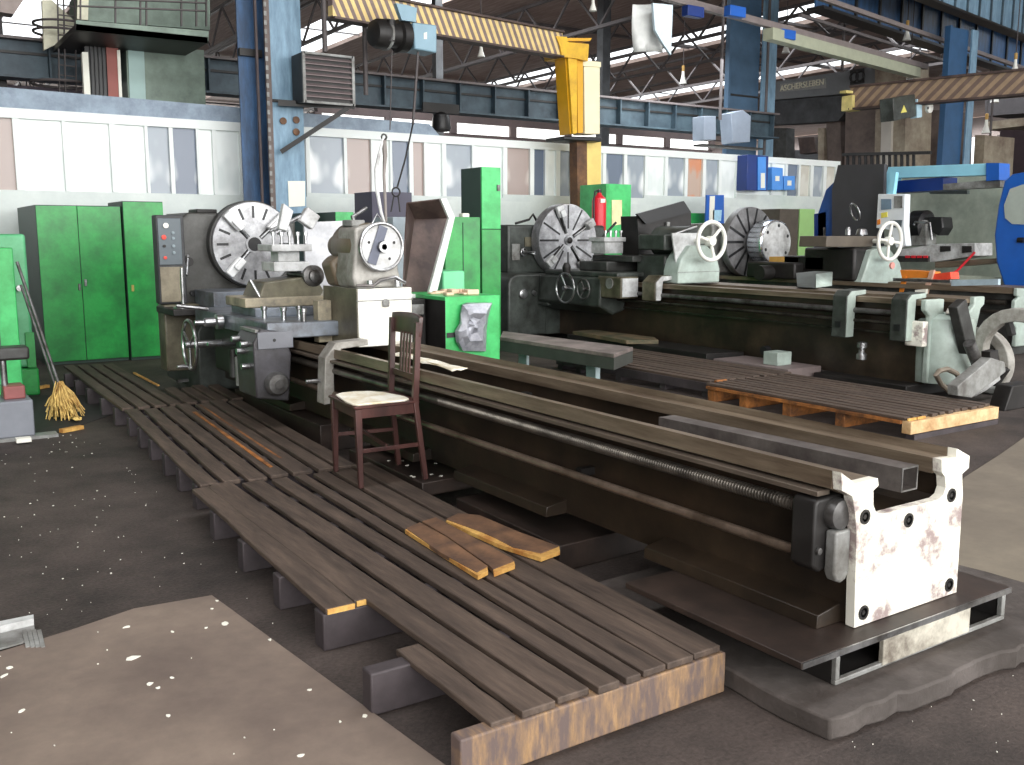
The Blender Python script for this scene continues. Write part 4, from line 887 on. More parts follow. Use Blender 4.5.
dk=MB().prism(poly_at([(0,438),(46,436),(120,412),(66,384),(60,395),(28,395)],z=.004),'z',.0005,.004).build('oil_stain',mat('black_oil_soaked_grit',(44,42,42),.8,0,.2,8)); tag(dk,'black patch of oily grit on the floor around the broom','oil patch')
mt=thing('angle_iron',(.2,3.9,.014),'short galvanised angle iron with fringed end on the floor plate at the left edge','angle iron')
p=[tuple(at(a,b,z=.0155)) for a,b in ((0,632),(34,624),(36,640),(0,650))]
MB().hexa(p,[(x,y,.022) for x,y,z in p]).build('flange',GREYP,mt)
p=[tuple(at(a,b,z=.022)) for a,b in ((0,628),(34,621),(34,625),(0,633))]
MB().hexa(p,[(x,y,.05) for x,y,z in p]).build('upright_flange',LGREY,mt)
for i in range(4):
    p0=at(24+5*i,630,z=.03); p1=at(28+5*i,647,z=.016); MB().bar(p0,p1,.015,.004).build('fringe',GREYP,mt)
# green box cabinet with crumpled foil, behind the near lathe
gb=thing('green_machine_box',(4.85,8.3,0),'low bright green machine casing with a black slot behind the near lathe','machine casing')
MB().box((4.55,8.0,0),(5.17,8.9,.965)).build('casing',GREEN2,gb,bevel=.006)
MB().box((4.548,8.0,0),(4.552,8.9,.93)).build('side_panel',DARK,gb)
plate_at([(447,333),(460,332),(460,337),(447,338)],'black_slot',BLACKP,gb,y=7.993,t=.008)
MB().box((4.05,8.35,0),(4.53,8.9,.93)).build('rear_drawer_unit',DARK,gb,bevel=.01)
MB().box((4.05,8.33,.78),(4.5,8.36,.88)).build('drawer_front',GREYP,gb,bevel=.004)
foil=MB()
base=poly_at([(466,352),(460,343),(459,332),(463,324),(464,314),(466,305),(472,303),(494,303),(492,318),(490,330),(488,353)],y=7.9)
cx=sum(p[0] for p in base)/len(base); cz=sum(p[1] for p in base)/len(base)
bm_=foil.bm; rows=[]
for k,(s_,dy) in enumerate(((1.0,.04),(.97,.0),(.78,-.02),(.55,-.05),(.3,-.03),(.1,-.05))):
    rows.append([bm_.verts.new((cx+(p[0]-cx)*s_+random.uniform(-.012,.012)*(k>0),7.94+dy+random.uniform(-.02,.02),cz+(p[1]-cz)*s_+random.uniform(-.012,.012)*(k>0))) for p in base])
for A,B in zip(rows,rows[1:]):
    for i in range(len(A)): j=(i+1)%len(A); bm_.faces.new([A[i],A[j],B[j],B[i]])
bm_.faces.new(rows[-1])
o=foil.build('crumpled_foil',mat('crumpled_foil_pale',(176,178,186),.35,.3,.12,8,(120,122,130),.4,6),ang=20); tag(o,'crumpled grey foil bag leaning on the low bright green casing','foil')
o=MB()
for i in range(16):
    x=random.uniform(4.62,4.95); y=random.uniform(8.1,8.5); o.box((x,y,.966),(x+random.uniform(.06,.14),y+.08,.966+random.uniform(.01,.05)))
tag(o.build('rag_pile',mat('pinkish_rag',(224,196,170),.8),bevel=.01),'small heap of pale rags on top of the low green casing','rags')
gc=thing('cabinet',(5.6,10,0),'mid-height plain green cabinet behind the brown sheet metal hood','cabinet')
xa,xb=at(445,215,y=10.3).x,at(480,215,y=10.3).x
MB().box((xa,10.3,0),(xb,11.0,at(460,217,y=10.3).z)).build('body',GREEN,gc,bevel=.004)
MB().box(((xa+xb)/2-.003,10.29,.1),((xa+xb)/2+.003,10.3,1.7)).build('door_seam',GS,gc)
o=MB().box((xb-.16,10.45,at(460,217,y=10.3).z),(xb-.06,10.55,at(460,217,y=10.3).z+.05)).build('white_cup',PAPER,bevel=.01); tag(o,'small white box on top of the mid-height green cabinet','box')
o=MB().box((at(443,270,y=9.4).x,9.4,0),(at(465,270,y=9.4).x,9.9,at(450,271,y=9.4).z)).build('green_cabinet',mat('pale_mint_paint',(120,214,158),.4,0,.05,5),bevel=.02); tag(o,'small pale mint cabinet low behind the hood','cabinet')
lk=thing('locker',(6.85,11.1,0),'tall narrow green locker rising above everything beside the second lathe headstock','locker')
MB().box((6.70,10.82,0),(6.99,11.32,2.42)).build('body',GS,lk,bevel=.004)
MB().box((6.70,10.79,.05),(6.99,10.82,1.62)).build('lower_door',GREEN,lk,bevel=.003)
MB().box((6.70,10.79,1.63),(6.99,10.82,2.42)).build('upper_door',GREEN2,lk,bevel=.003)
MB().box((6.93,10.77,2.12),(6.97,10.79,2.2)).build('handle',STEELD,lk)
hd=thing('sheet_metal_hood',(4.6,8.8,.93),'tall open brown sheet metal hood with white edges standing behind the wooden chair','hood')
Y=8.6
def hp(a,b,y=Y): return at(a,b,y=y)
mb=MB()
def quad(mb,pts): mb.bm.faces.new([mb.bm.verts.new(p) for p in pts])
A,B,C_,D_,E_=hp(407,203,9.1),hp(441,199,9.1),hp(449,218,9.3),hp(430,294,8.9),hp(404,294,8.9)
F_=hp(414,219,9.3)
quad(mb,[A,B,C_,F_]); quad(mb,[F_,C_,D_,E_])
mb.build('back_sheet',BROWNM,hd,solid=.015,smooth=False)
mb=MB(); quad(mb,[A,F_,E_,hp(403,294,8.5),hp(405,240,8.5)]); mb.build('left_sheet',BROWNM,hd,solid=.015,smooth=False)
mb=MB(); mb.prism(poly_at([(441,199),(446,198),(455,217),(437,292),(434,296),(428,296),(449,218)],y=8.75),'y',8.75,8.79); mb.build('right_edge',mat('white_hood_edge',(224,228,224),.5),hd)
mb=MB(); mb.prism(poly_at([(404,294),(434,294),(434,298),(404,298)],y=8.6),'y',8.6,9.1); mb.build('bottom_edge',mat('white_hood_edge',(224,228,224)),hd)
# dark box and blue box between tailstock and wall
o=MB().box((at(372,205,y=12.8).x,12.8,0),(at(412,205,y=12.8).x,13.4,at(390,192,y=12.8).z)).build('dark_blue_cabinet',mat('plum_grey_paint',(82,80,96),.5,0,.1,4),bevel=.006); tag(o,'dark plum-grey cabinet against the wall behind the near tailstock','cabinet')
o=thing('cabinet',(5,12.5,0),'small green cabinet between the blue column and the near tailstock','cabinet')
xa,xb=at(335,215,y=12.3).x,at(353,215,y=12.3).x
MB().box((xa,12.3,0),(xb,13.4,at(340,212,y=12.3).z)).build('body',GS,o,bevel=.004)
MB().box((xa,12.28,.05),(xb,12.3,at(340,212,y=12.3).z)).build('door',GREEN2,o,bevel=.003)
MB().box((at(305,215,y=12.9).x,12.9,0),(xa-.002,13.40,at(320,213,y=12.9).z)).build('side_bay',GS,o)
o=MB().box((at(393,230,y=9.9).x,9.9,0),(at(408,230,y=9.9).x,10.4,at(400,217,y=9.9).z)).build('grey_switch_cabinet',mat('grey_blue_locker',(160,172,180),.5),bevel=.006); tag(o,'narrow grey cabinet between the near tailstock and the brown hood','cabinet')
# extinguisher, green cabinet with poster
ex=thing('fire_extinguisher',(9.9,12.5,1.2),'red fire extinguisher hanging beside the green cabinet with the poster','fire extinguisher')
p=at(599,208,y=12.2)
c=MB().turn([(.09,0),(.115,.02),(.115,.50),(.10,.56),(.05,.60),(.03,.64),(0,.64)],(p.x,12.2,p.z-.40),(0,0,1),24).build('cylinder',RED,ex)
MB().turn([(.035,0),(.035,.05),(0,.06)],(p.x,12.2,p.z+.24),(0,0,1),12).build('valve',BLACKP,ex)
MB().tube([(p.x,12.2,p.z+.28),(p.x-.1,12.18,p.z+.26),(p.x-.14,12.16,p.z+.12),(p.x-.125,12.16,p.z-.3)],.014).build('hose',BLACKP,ex)
MB().box((p.x-.06,12.08,p.z+.08),(p.x+.03,12.09,p.z+.14)).build('tag',PAPER,ex)
cb2=thing('cabinet',(10.6,12.8,0),'green cabinet with a pale yellow poster right of the fire extinguisher','cabinet')
xa,xb=at(606,200,y=12.5).x,at(631,200,y=12.5).x
MB().box((xa,12.5,0),(xb,13.2,at(615,184,y=12.5).z)).build('body',GREEN2,cb2,bevel=.005)
plate_at([(612,200),(622,200),(622,224),(612,226)],'poster',mat('pale_yellow_poster',(236,226,176),.7),cb2,y=12.49,t=.008)
MB().box((xb+.01,12.9,0),(at(645,240,y=12.9).x,13.6,at(636,238,y=12.9).z)).build('lower_unit',GREEN,cb2,bevel=.005)
o=MB().box((at(686,225,y=14).x,14.0,0),(at(706,225,y=14).x,14.4,at(695,213,y=14).z)).build('green_cabinet',GREEN,bevel=.006); tag(o,'low green cabinet behind the white handwheel of the second lathe','cabinet')
po=thing('wall_poster',(11.4,13.6,1.9),'blue and white notice board behind the white handwheel of the second lathe','notice board')
plate_at([(707,195),(724,195),(724,225),(706,225)],'board',BBLUE,po,y=13.7,t=.04)
plate_at([(710,196),(715,196),(714,224),(709,224)],'white_sheet',PAPER,po,y=13.69,t=.008)
plate_at([(713,210),(722,210),(721,221),(713,221)],'pale_sheet',mat('pale_blue_sheet',(170,214,240),.6),po,y=13.69,t=.008)
o=MB().box((at(780,210,y=13.9).x,13.9,0),(at(799,210,y=13.9).x,14.45,at(790,209,y=13.9).z)).build('dark_locker',mat('dark_taupe',(84,76,66),.6),bevel=.006); tag(o,'dark taupe locker against the right end of the white wall','locker')
o=MB().box((at(800,210,y=13.9).x,13.9,0),(at(815,210,y=13.9).x,14.45,at(805,209,y=13.9).z)).build('lime_cabinet',LIME,bevel=.006); tag(o,'lime green cabinet against the right end of the white wall','cabinet')
# blue electrical boxes
eb=thing('electrical_box',(15.5,14.3,2.4),'large blue electrical box with white label on the white wall','electrical box')
MB().box((at(747,175,y=14.2).x,14.2,at(755,190.5,y=14.2).z),(at(768,175,y=14.2).x,14.49,at(755,155,y=14.2).z)).build('case',NAVY,eb,bevel=.01)
plate_at([(758,157),(766,157),(766,190),(758,190)],'door',SKYB,eb,y=14.18,t=.02)
plate_at([(761,173),(765,173),(765,188),(761,188)],'label_plate',PAPER,eb,y=14.17,t=.008)
for i,(l,lab) in enumerate((([(772,167),(783,168),(783,190),(772,190)],'middle blue electrical box on the white wall'),([(784,176),(795,176),(795,190),(784,190)],'smallest blue electrical box, rightmost on the white wall'))):
    o=thing('electrical_box',(tuple(at(l[0][0],l[0][1],y=14.3))),lab,'electrical box')
    plate_at(l,'case',SKYB,o,y=14.3,t=.19,bevel=.008)
    cxp=(l[0][0]+l[1][0])/2; cyp=(l[0][1]+l[2][1])/2
    plate_at([(cxp-2,cyp-2.5),(cxp+2,cyp-2.5),(cxp+2,cyp+2.5),(cxp-2,cyp+2.5)],'label_plate',PAPER,o,y=14.29,t=.008)

# ================================================================== CNC LATHE
CN=thing('cnc_lathe',(15.8,12,0),'big blue and white enclosed turning machine with open door at the right edge','machining centre')
XC=14.6
INT=mat('interior_grey_green',(186,196,180),.45,.1,.12,3,(150,160,146),.4,2,edge=.3)
def c_(l,name,m,x=XC,t=.1,p=CN,**k): return plate_at(l,name,m,p,x=x,t=t,**k)
c_([(884,176),(1040,176),(1040,330),(884,330)],'rear_enclosure',INT,x=XC+1.2,t=.1,gnd=329)
c_([(880,270),(1040,280),(1040,345),(880,330)],'front_apron',INT,x=XC,t=.15,gnd=329)
c_([(888,167),(998,163),(998,175),(893,178),(887,196),(880,196)],'top_rail',CYAN,t=.25,bevel=.01)
c_([(986,163),(999,163),(999,180),(986,181)],'rail_corner',BBLUE,x=XC-.03,t=.3)
c_([(896,181),(943,177),(943,190),(893,193)],'header_box',NAVY,x=XC+.05,t=.4)
c_([(943,184),(1000,179),(1000,187),(943,190)],'guide_rail',GREYP,x=XC+.05,t=.3)
c_([(928,190),(967,190),(967,194),(930,194)],'tube_lamp',mat('lamp_housing',(70,78,76),.5),x=XC+.9,t=.08)
d=c_([(1004,181),(1012,174),(1060,166),(1060,330),(1012,300),(1003,284),(996,262),(994,235),(998,205)],'sliding_door',BBLUE,x=XC-.25,t=.12,bevel=.03,seg=3)
c_([(1010,189),(1024,184),(1060,182),(1060,226),(1012,224),(1005,218),(1004,205)],'door_window',mat('smoky_window',(170,180,172),.15,0,.1,3),x=XC-.262,t=.01,p=d)
MB().cyl(at(1024,240,x=XC-.27),at(1018,240,x=XC-.27),.04).build('door_lock',BLACKP,d)
c_([(860,206),(882,206),(882,172),(860,172)],'side_panel',mat('charcoal_panel',(64,64,68),.5,0,.12,3),x=XC-.1,t=.1)
c_([(838,165),(884,164),(883,215),(876,236),(832,236),(832,190)],'dark_shutter',mat('charcoal_panel',(64,64,68)),x=XC-.4,t=.08)
c_([(826,190),(840,176),(836,215),(832,236),(818,250),(818,214)],'blue_side',mat('royal_blue_paint',(30,78,150),.4),x=XC-.3,t=.3)
c_([(814,214),(826,212),(826,252),(814,252)],'blue_corner',NAVY,x=XC-.3,t=.5)
cpn=c_([(878,194),(905,194),(904,226),(906,246),(896,248),(890,230),(876,228)],'control_console',mat('console_white',(226,232,236),.4,0,.04,5),x=XC-.75,t=.15,bevel=.01)
c_([(881,199),(891,199),(891,209),(881,210)],'screen',mat('console_screen',(110,130,150),.2),x=XC-.765,t=.012,p=cpn)
c_([(881,213),(887,212),(887,217),(881,218)],'yellow_label',mat('yellow_label',(226,214,90),.5),x=XC-.765,t=.012,p=cpn)
c_([(894,196),(902,196),(902,208),(894,208)],'key_panel',GREYP,x=XC-.765,t=.012,p=cpn)
c_([(890,220),(902,220),(901,228),(890,227)],'button_panel',mat('slate_button_plate',(86,96,102)),x=XC-.765,t=.012,p=cpn)
c_([(877,220),(880,219),(880,224),(877,225)],'stop_button',ORANGE,x=XC-.765,t=.012,p=cpn)
c_([(890,172),(896,172),(893,195),(888,195)],'console_arm',CYAN,x=XC-.7,t=.08)
tu=MB().turn([(.2,0),(.26,.05),(.26,.28),(.2,.32),(0,.32)],at(912,226,x=XC+.3),(0,-1,0),24).build('turret',BLACKP,CN)
c_([(913,220),(926,220),(926,245),(910,246)],'turret_block',GREYP,x=XC+.1,t=.3,p=tu,bevel=.01)
c_([(928,217),(942,217),(943,228),(938,236),(928,230)],'tool_holder',BLACKP,x=XC+.15,t=.3,p=tu,bevel=.02)
MB().tube([at(914,225,x=XC),at(915,222,x=XC),at(930,223,x=XC),at(932,240,x=XC)],.02).build('coolant_pipe',STEEL,tu)
c_([(898,250),(935,244),(975,243),(975,256),(935,262),(900,262)],'cross_slide',LGREY,x=XC+.1,t=.5,bevel=.01)
c_([(898,256),(928,256),(928,262),(898,262)],'slide_front',CAST,x=XC+.05,t=.2)
for i in range(4):
    c_([(905+6*i,255.5),(909+6*i,255.5),(909+6*i,258),(905+6*i,258)],'red_cap',RED,x=XC+.02,t=.03)
c_([(935,262),(1000,258),(1000,263),(935,268)],'rail_strip',WAY,x=XC+.02,t=.4)
c_([(940,246),(950,246),(950,251),(940,252)],'dark_clamp',DARK,x=XC+.08,t=.1)
c_([(962,246),(971,246),(971,252),(962,253)],'dark_clamp',DARK,x=XC+.08,t=.1)
MB().tube([at(975,252,x=XC),at(958,270,x=XC-.1),at(940,282,x=XC-.2)],.02).build('red_hose',RED,CN)
# ================================================================== STEEL COLUMNS
co=thing('steel_column',(5,13.6,0),'light blue steel column with riveted edge and heater bracket, left of centre','column')
xa,xb,xc,xd=at(240,100,y=13.9).x,at(266,100,y=13.6).x,at(272,100,y=13.5).x,at(303,100,y=13.5).x
MB().box((xc,13.5,0),(xd,13.52,9)).build('front_flange',LBLUE,co)
MB().box((xc+.18,13.52,0),(xc+.2,13.9,9)).build('web',BLUE,co)
MB().box((xa,13.9,0),(xc+.3,13.93,9)).build('rear_plate',BLUE,co)
MB().box((at(258,100,y=13.7).x,13.7,0),(at(260,100,y=13.7).x,13.75,9)).build('conduit',mat('brown_conduit',(96,84,84),.5),co)
MB().box((at(266,100,y=13.5).x,13.45,1.6),(at(271,100,y=13.5).x,13.5,9)).build('edge_angle',mat('brown_grey_angle',(98,86,82),.6,0,.2,6),co)
rv=MB()
for i in range(60): rv.box((at(267,100,y=13.44).x,13.435,1.9+.12*i),(at(269.5,100,y=13.44).x,13.45,1.96+.12*i))
rv.build('rivet_strip',GREYP,co)
for z in (4.05,6.6): MB().box((xa,13.82,z),(xc,13.9,z+.1)).build('batten',DARK,co)
plate_at([(288,181),(305,181),(305,206),(289,207)],'notice',PAPER,co,y=13.49,t=.006)
MB().box((xc,13.48,3.40),(xd,13.5,3.44)).build('joint_bar',DARK,co)
for (px,py) in ((296,120),(283,121),(296,132)): MB().turn([(.05,0),(.05,.02),(0,.03)],at(px,py,y=13.49),(0,-1,0),12).build('bolt',BROWN,co)
br_=thing('heater_bracket',(5.6,13.6,3),'dark triangular steel bracket holding the louvred heater on the blue column','bracket')
MB().bar(at(278,103,y=13.4),at(355,106,y=13.0),.06,.08).build('shelf_bar',DARK,br_)
MB().bar(at(281,152,y=13.4),at(348,108,y=13.0),.06,.06).build('brace',DARK,br_)
he=thing('unit_heater',(5.8,13.2,3.5),'dark louvred unit heater mounted on the left blue column','heater')
x0,x1=at(304,80,y=12.95).x,at(353,80,y=12.95).x; z0,z1=at(330,103,y=12.95).z,at(330,54,y=12.95).z
MB().box((x0,12.97,z0),(x1,13.4,z1)).build('casing',DARK,he,bevel=.008)
f=MB().box((x0-.02,12.93,z0-.02),(x0+.02,12.97,z1)).box((x1-.02,12.93,z0-.02),(x1+.02,12.97,z1)).box((x0,12.93,z0-.02),(x1,12.97,z0+.01)).box((x0,12.93,z1-.03),(x1,12.97,z1)); f.build('frame',GREYP,he)
for i in range(8):
    z=z0+.06+i*(z1-z0-.08)/8; MB().hexa([(x0+.02,12.93,z),(x1-.02,12.93,z),(x1-.02,12.97,z+.03),(x0+.02,12.97,z+.03)],[(x0+.02,12.93,z+.012),(x1-.02,12.93,z+.012),(x1-.02,12.97,z+.042),(x0+.02,12.97,z+.042)]).build('louvre',mat('brown_grey_louvre',(112,100,100),.5,.2),he)
def column(label,pl,pr,y,front,side,lw,z0=0,zt_=9):
    t=thing('steel_column',(at(pl,100,y=y).x,y,z0),label,'column')
    x0,x1,x2=at(pl,100,y=y).x,at(pl+lw[0],100,y=y).x,at(pr,100,y=y).x
    MB().box((x0,y+.1,z0),(x1,y+.14,zt_)).build('wide_plate',side,t)
    MB().box((x1,y,z0),(x2,y+.04,zt_)).build('front_flange',front,t)
    MB().box((x0,y,z0),(x0+.08,y+.1,zt_)).build('edge_flange',side,t)
    MB().box((x0+.08,y+.09,z0+5),(x1,y+.1,z0+5.05)).build('batten',DARK,t)
    return t
column('broad blue steel column right of the hanging sheet metal, with light flange',728,775,17.6,LBLUE,mat('slate_blue_plate',(66,92,116),.5,0,.15,3),(33,))
column('blue steel column standing behind the blue turning machine',946,974,13.6,LBLUE,mat('deep_blue_plate',(46,84,122),.5,0,.15,3),(22,),0,6.3)
for (px,y,w_,lab) in ((440,24,.22,'thin dark post under the roof right of the hoist'),(606,24,.3,'thin dark post behind the yellow crane column'),(4,17.5,.12,'thin dark pipe post at the left edge above the wall'),(847,30,.3,'distant thin dark post above the huge grey planing machine')):
    p=at(px,100,y=y); o=MB().box((p.x-w_/2,y,0),(p.x+w_/2,y+w_,9)).build('steel_post',DKGREY if y>20 else DARK); tag(o,lab,'post')
# runway girder behind the partition
gi=thing('runway_girder',(10,17,4),'long grey-blue riveted crane runway girder running behind the glazed wall','girder')
x0,x1=-2,19.2
MB().box((x0,17.02,3.96),(x1,17.05,4.5)).build('web',GBLUE,gi)
MB().box((x0,16.85,4.5),(x1,17.25,4.54)).build('top_flange',mat('brownish_flange',(104,96,96),.5),gi)
MB().box((x0,16.85,3.93),(x1,17.25,3.965)).build('bottom_flange',GBLUE,gi)
MB().box((x0,16.98,4.30),(x1,17.02,4.34)).build('rib_line',DARK,gi)
for i in range(26): MB().box((x0+.5+i*.82,16.87,3.965),(x0+.53+i*.82,17.02,4.5)).build('stiffener',GBLUE,gi)
# near big girder at top right
gr=thing('crane_girder',(14,10,7),'large light blue riveted crane girder crossing the top right corner','girder')
a=at(905,-8,z=6.6); b=at(1060,52,z=6.6); b=b+(b-a)*.8; d=(b-a).normalized(); up_=Vector((0,0,1)); nrm=d.cross(up_)
MB().bar(a+up_*.55,b+up_*.55,.04,1.1).build('web',LBLUE,gr)
MB().bar(a,b,.3,.05).build('bottom_flange',DARK,gr)
MB().bar(a+up_*1.12,b+up_*1.12,.4,.05).build('top_flange',BROWNM,gr)
L_=(b-a).length
n=25
for i in range(n): MB().bar(a+d*(L_*(i+.5)/n)+up_*.02-nrm*.0,a+d*(L_*(i+.5)/n)+up_*1.1,.12,.05,d).build('stiffener',GBLUE,gr)
g2=thing('crane_girder',(20,14,7),'second darker blue girder just below the large one at top right','girder')
a=at(815,8,z=6.4); b=at(1040,82,z=6.4); b=b+(b-a)*.8; d=(b-a).normalized()
MB().bar(a+up_*.5,b+up_*.5,.04,1.0).build('web',BLUE,g2)
MB().bar(a,b,.4,.06).build('bottom_flange',DARK,g2)
MB().bar(a+up_*1.0,b+up_*1.0,.4,.06).build('top_flange',DARK,g2)
L_=(b-a).length
for i in range(22): MB().bar(a+d*(L_*(i+.5)/22)+up_*.02,a+d*(L_*(i+.5)/22)+up_*1.0,.14,.08,d).build('stiffener',DARK,g2)
# festoon rails and pipes
def rail(label,p,q,z,r,m,name='ceiling_rail',cat='rail',z2=None):
    a=at(*p,z=z); b=at(*q,z=z if z2 is None else z2); o=MB().bar(a,b,r,r).build(name,m); tag(o,label,cat); return a,b
PR=mat('mauve_grey_rail',(134,124,122),.5,.2,.15,5)
rail('long grey festoon rail running from the hanging sheet toward the planer',(655,-6),(926,67),5.6,.12,PR)
rail('pale green trolley beam under the long festoon rail',(768,34),(916,73),5.4,.22,mat('pale_green_beam',(168,172,150),.5,0,.1,5))
rail('thin long pipe crossing below the large blue girder',(815,-4),(1040,74),6.2,.09,PR)
rail('second thin pipe lower than the first at top right',(800,15),(980,72),6.0,.06,mat('dark_pipe',(96,90,90),.5))
for i,(px,py,z) in enumerate(((693,12,5.45),(735,12,5.5),(786,35,5.45),(780,40,5.45))[:3]):
    lab=['small dark blue trolley box on the festoon rail left of the blue column','second blue trolley box hanging from the festoon rail','bright blue trolley box right of the blue column'][i]
    a=at(px,py,z=z); o=MB().box((a.x-.2,a.y-.08,a.z-.09),(a.x+.2,a.y+.08,a.z+.09)).build('trolley_box',BBLUE if i else NAVY,bevel=.01); tag(o,lab,'trolley')
# hanging sheet
hs=thing('hanging_sheet',(9.5,10,4.6),'crumpled white metal sheet hanging from the rail in the upper middle','metal sheet')
def cloth(u,v,l):
    p=at(l[0][0]+(l[1][0]-l[0][0])*u+(l[2][0]-l[0][0])*v,l[0][1]+(l[1][1]-l[0][1])*u+(l[2][1]-l[0][1])*v,y=10.4)
    return (p.x,p.y+.03*math.sin(5*u+3*v)+.03*math.sin(13*u*v+2),p.z)
mb=MB().sheet(lambda u,v:cloth(u,v,[(634,4),(664,4),(635,52)]),8,8); mb.build('left_fold',mat('soiled_white_sheet',(214,216,212),.5,.1,.08,3,(176,178,176),.45,2,edge=.3),hs,solid=.01)
mb=MB(); l=[(653,3),(673,5),(671,55),(662,42),(655,30)]; mb.prism(poly_at(l,y=10.2),'y',10.2,10.24); mb.build('right_fold',mat('bluish_white_sheet',(190,206,216),.45,.1,.08,3),hs)
# vertical drop pipes
for (px,y0,y1,Y,lab) in ((720,-5,120,15.6,'thin vertical pipe in front of the broad blue column'),(325,-5,52,13.0,'thin vertical conduit above the louvred heater'),(366,0,95,13.2,'vertical conduit dropping beside the hoist motor'),(942,-5,60,16,'thin vertical rod hanging under the dark blue girder'),(842,-5,72,16,'thin vertical rod hanging by the planer'),(764,-5,155,17.3,'thin white pipe running down in front of the light flange of the broad blue column'),(988,100,165,17,'vertical pipe behind the turning machine at right')):
    a=at(px,y0,y=Y); a.z=max(a.z,8.95); b=at(px,y1,y=Y); a.x,a.y=b.x,b.y; o=MB().cyl(a,b,.035).build('drop_pipe',TRUSS); tag(o,lab,'pipe')
# ================================================================== YELLOW JIB CRANE
jc=thing('jib_crane',(9.9,12.8,0),'yellow jib crane with hazard-striped arm in the middle of the hall','crane')
Yj=13.7
def j_(l,name,m,y=Yj,t=.1,p=None,**k): return plate_at(l,name,m,p or jc,y=y,t=t,**k)
c0=at(586,150,y=Yj)
j_([(577,140),(587,140),(588,340),(579,340)],'lower_mast',BROWN,t=.22)
j_([(585,140),(601,140),(601,300),(587,300)],'lower_plate',mat('yellow_cream_plate',(232,204,120),.5,0,.1,4),y=Yj+.02,t=.3)
j_([(584,63),(600,63),(600,134),(585,134)],'cream_cover',CREAMY,y=Yj-.05,t=.35,bevel=.01)
j_([(583,60),(601,62),(601,67),(583,66)],'cover_cap',CREAMY,y=Yj-.08,t=.4)
j_([(565,56),(569,56),(574,134),(570,134)],'left_mast_plate',mat('deep_yellow',(222,166,28),.45,0,.08,4),y=Yj-.1,t=.3)
j_([(568,57),(577,58),(577,133),(573,134)],'front_mast_plate',YEL,y=Yj-.16,t=.06)
j_([(577,58),(583,60),(583,133),(578,133)],'right_mast_plate',mat('deep_yellow',(222,166,28)),y=Yj-.1,t=.25)
j_([(564,136),(602,137),(602,142),(564,140)],'collar',BLACKP,y=Yj-.2,t=.55,bevel=.02)
j_([(556,36),(567,37),(568,42),(589,44),(588,61),(574,58),(562,57),(560,46)],'top_bracket',YEL,y=Yj-.2,t=.5)
j_([(566,38),(592,38),(590,41),(567,41)],'top_plate',mat('deep_yellow',(222,166,28)),y=Yj-.1,t=.4)
a=at(560,40,y=Yj-.1); zA=a.z
b=at(330,-3,z=zA); d=(b-a).normalized()
HZ=stripe_mat('hazard_yellow_brown',(226,200,136),(128,110,104),7.4,-.5)
R=Matrix((( d.x,-d.y,0),(d.y,d.x,0),(0,0,1))).to_4x4()
def arm(parent,a,b,h,w,m,name):
    d=(b-a); L_=d.length; d.normalize(); R=Matrix(((d.x,-d.y,0),(d.y,d.x,0),(0,0,1)))
    me=MB().box((0,-w/2,-h/2),(L_,w/2,h/2)).bm; mesh=bpy.data.meshes.new(name); me.to_mesh(mesh); me.free(); mesh.materials.append(m)
    o=bpy.data.objects.new(name,mesh); COL.objects.link(o); o.parent=parent; o.location=a-wloc(parent); o.rotation_euler=R.to_euler(); return o
arm(jc,a+Vector((0,0,-.08)),b+Vector((0,0,-.08)),.36,.12,HZ,'striped_arm')
MB().bar(a+Vector((0,0,.12)),b+Vector((0,0,.12)),.22,.03).build('arm_top_flange',BROWNM,jc)
MB().bar(a+Vector((0,0,-.28)),b+Vector((0,0,-.28)),.22,.03).build('arm_bottom_flange',BROWNM,jc)
# hoist
ho=thing('electric_hoist',at(405,40,y=12.3),'electric hoist with grey-blue box and dark motor hanging under the striped arm','hoist')
Yh=12.4
q=plate_at([(413,22),(437,25),(437,53),(415,49)],'control_box',mat('grey_blue_hoist_box',(132,164,180),.45,0,.08,4),ho,y=Yh,t=.35,bevel=.02)
plate_at([(424,33),(427,32),(427,39),(424,39)],'white_mark',PAPER,q,y=Yh-.006,t=.008)
plate_at([(396,3),(407,5),(417,8),(416,22),(402,20)],'trolley_plate',mat('grey_blue_hoist_box',(132,164,180)),ho,y=Yh-.02,t=.08)
m0=at(372,33,y=Yh+.1); m1=at(414,38,y=Yh+.2)
MB().turn([(.10,0),(.17,.02),(.20,.08),(.20,.22),(.17,.24),(.17,.4),(.22,.42),(.22,.55)],m0,m1-m0,22).build('motor',DARK,ho)
MB().turn([(.205,.20),(.215,.205),(.215,.235),(.205,.24)],m0,m1-m0,22).build('motor_band',GREYP,ho)
MB().cyl(at(391,20,y=Yh),at(391,42,y=Yh),.06).build('hoist_drum',DARK,ho)
for k,(p,q_) in enumerate((((392,50),(390,130)),((418,52),(413,124)))):
    o=MB().cyl(at(*p,y=Yh+.1),at(*q_,y=Yh+.1),.008 if k==0 else .02,n=6).build('hanging_cable',TRUSS); tag(o,['thin cable hanging straight down from the hoist','slanting pendant cable hanging from the hoist'][k],'cable')
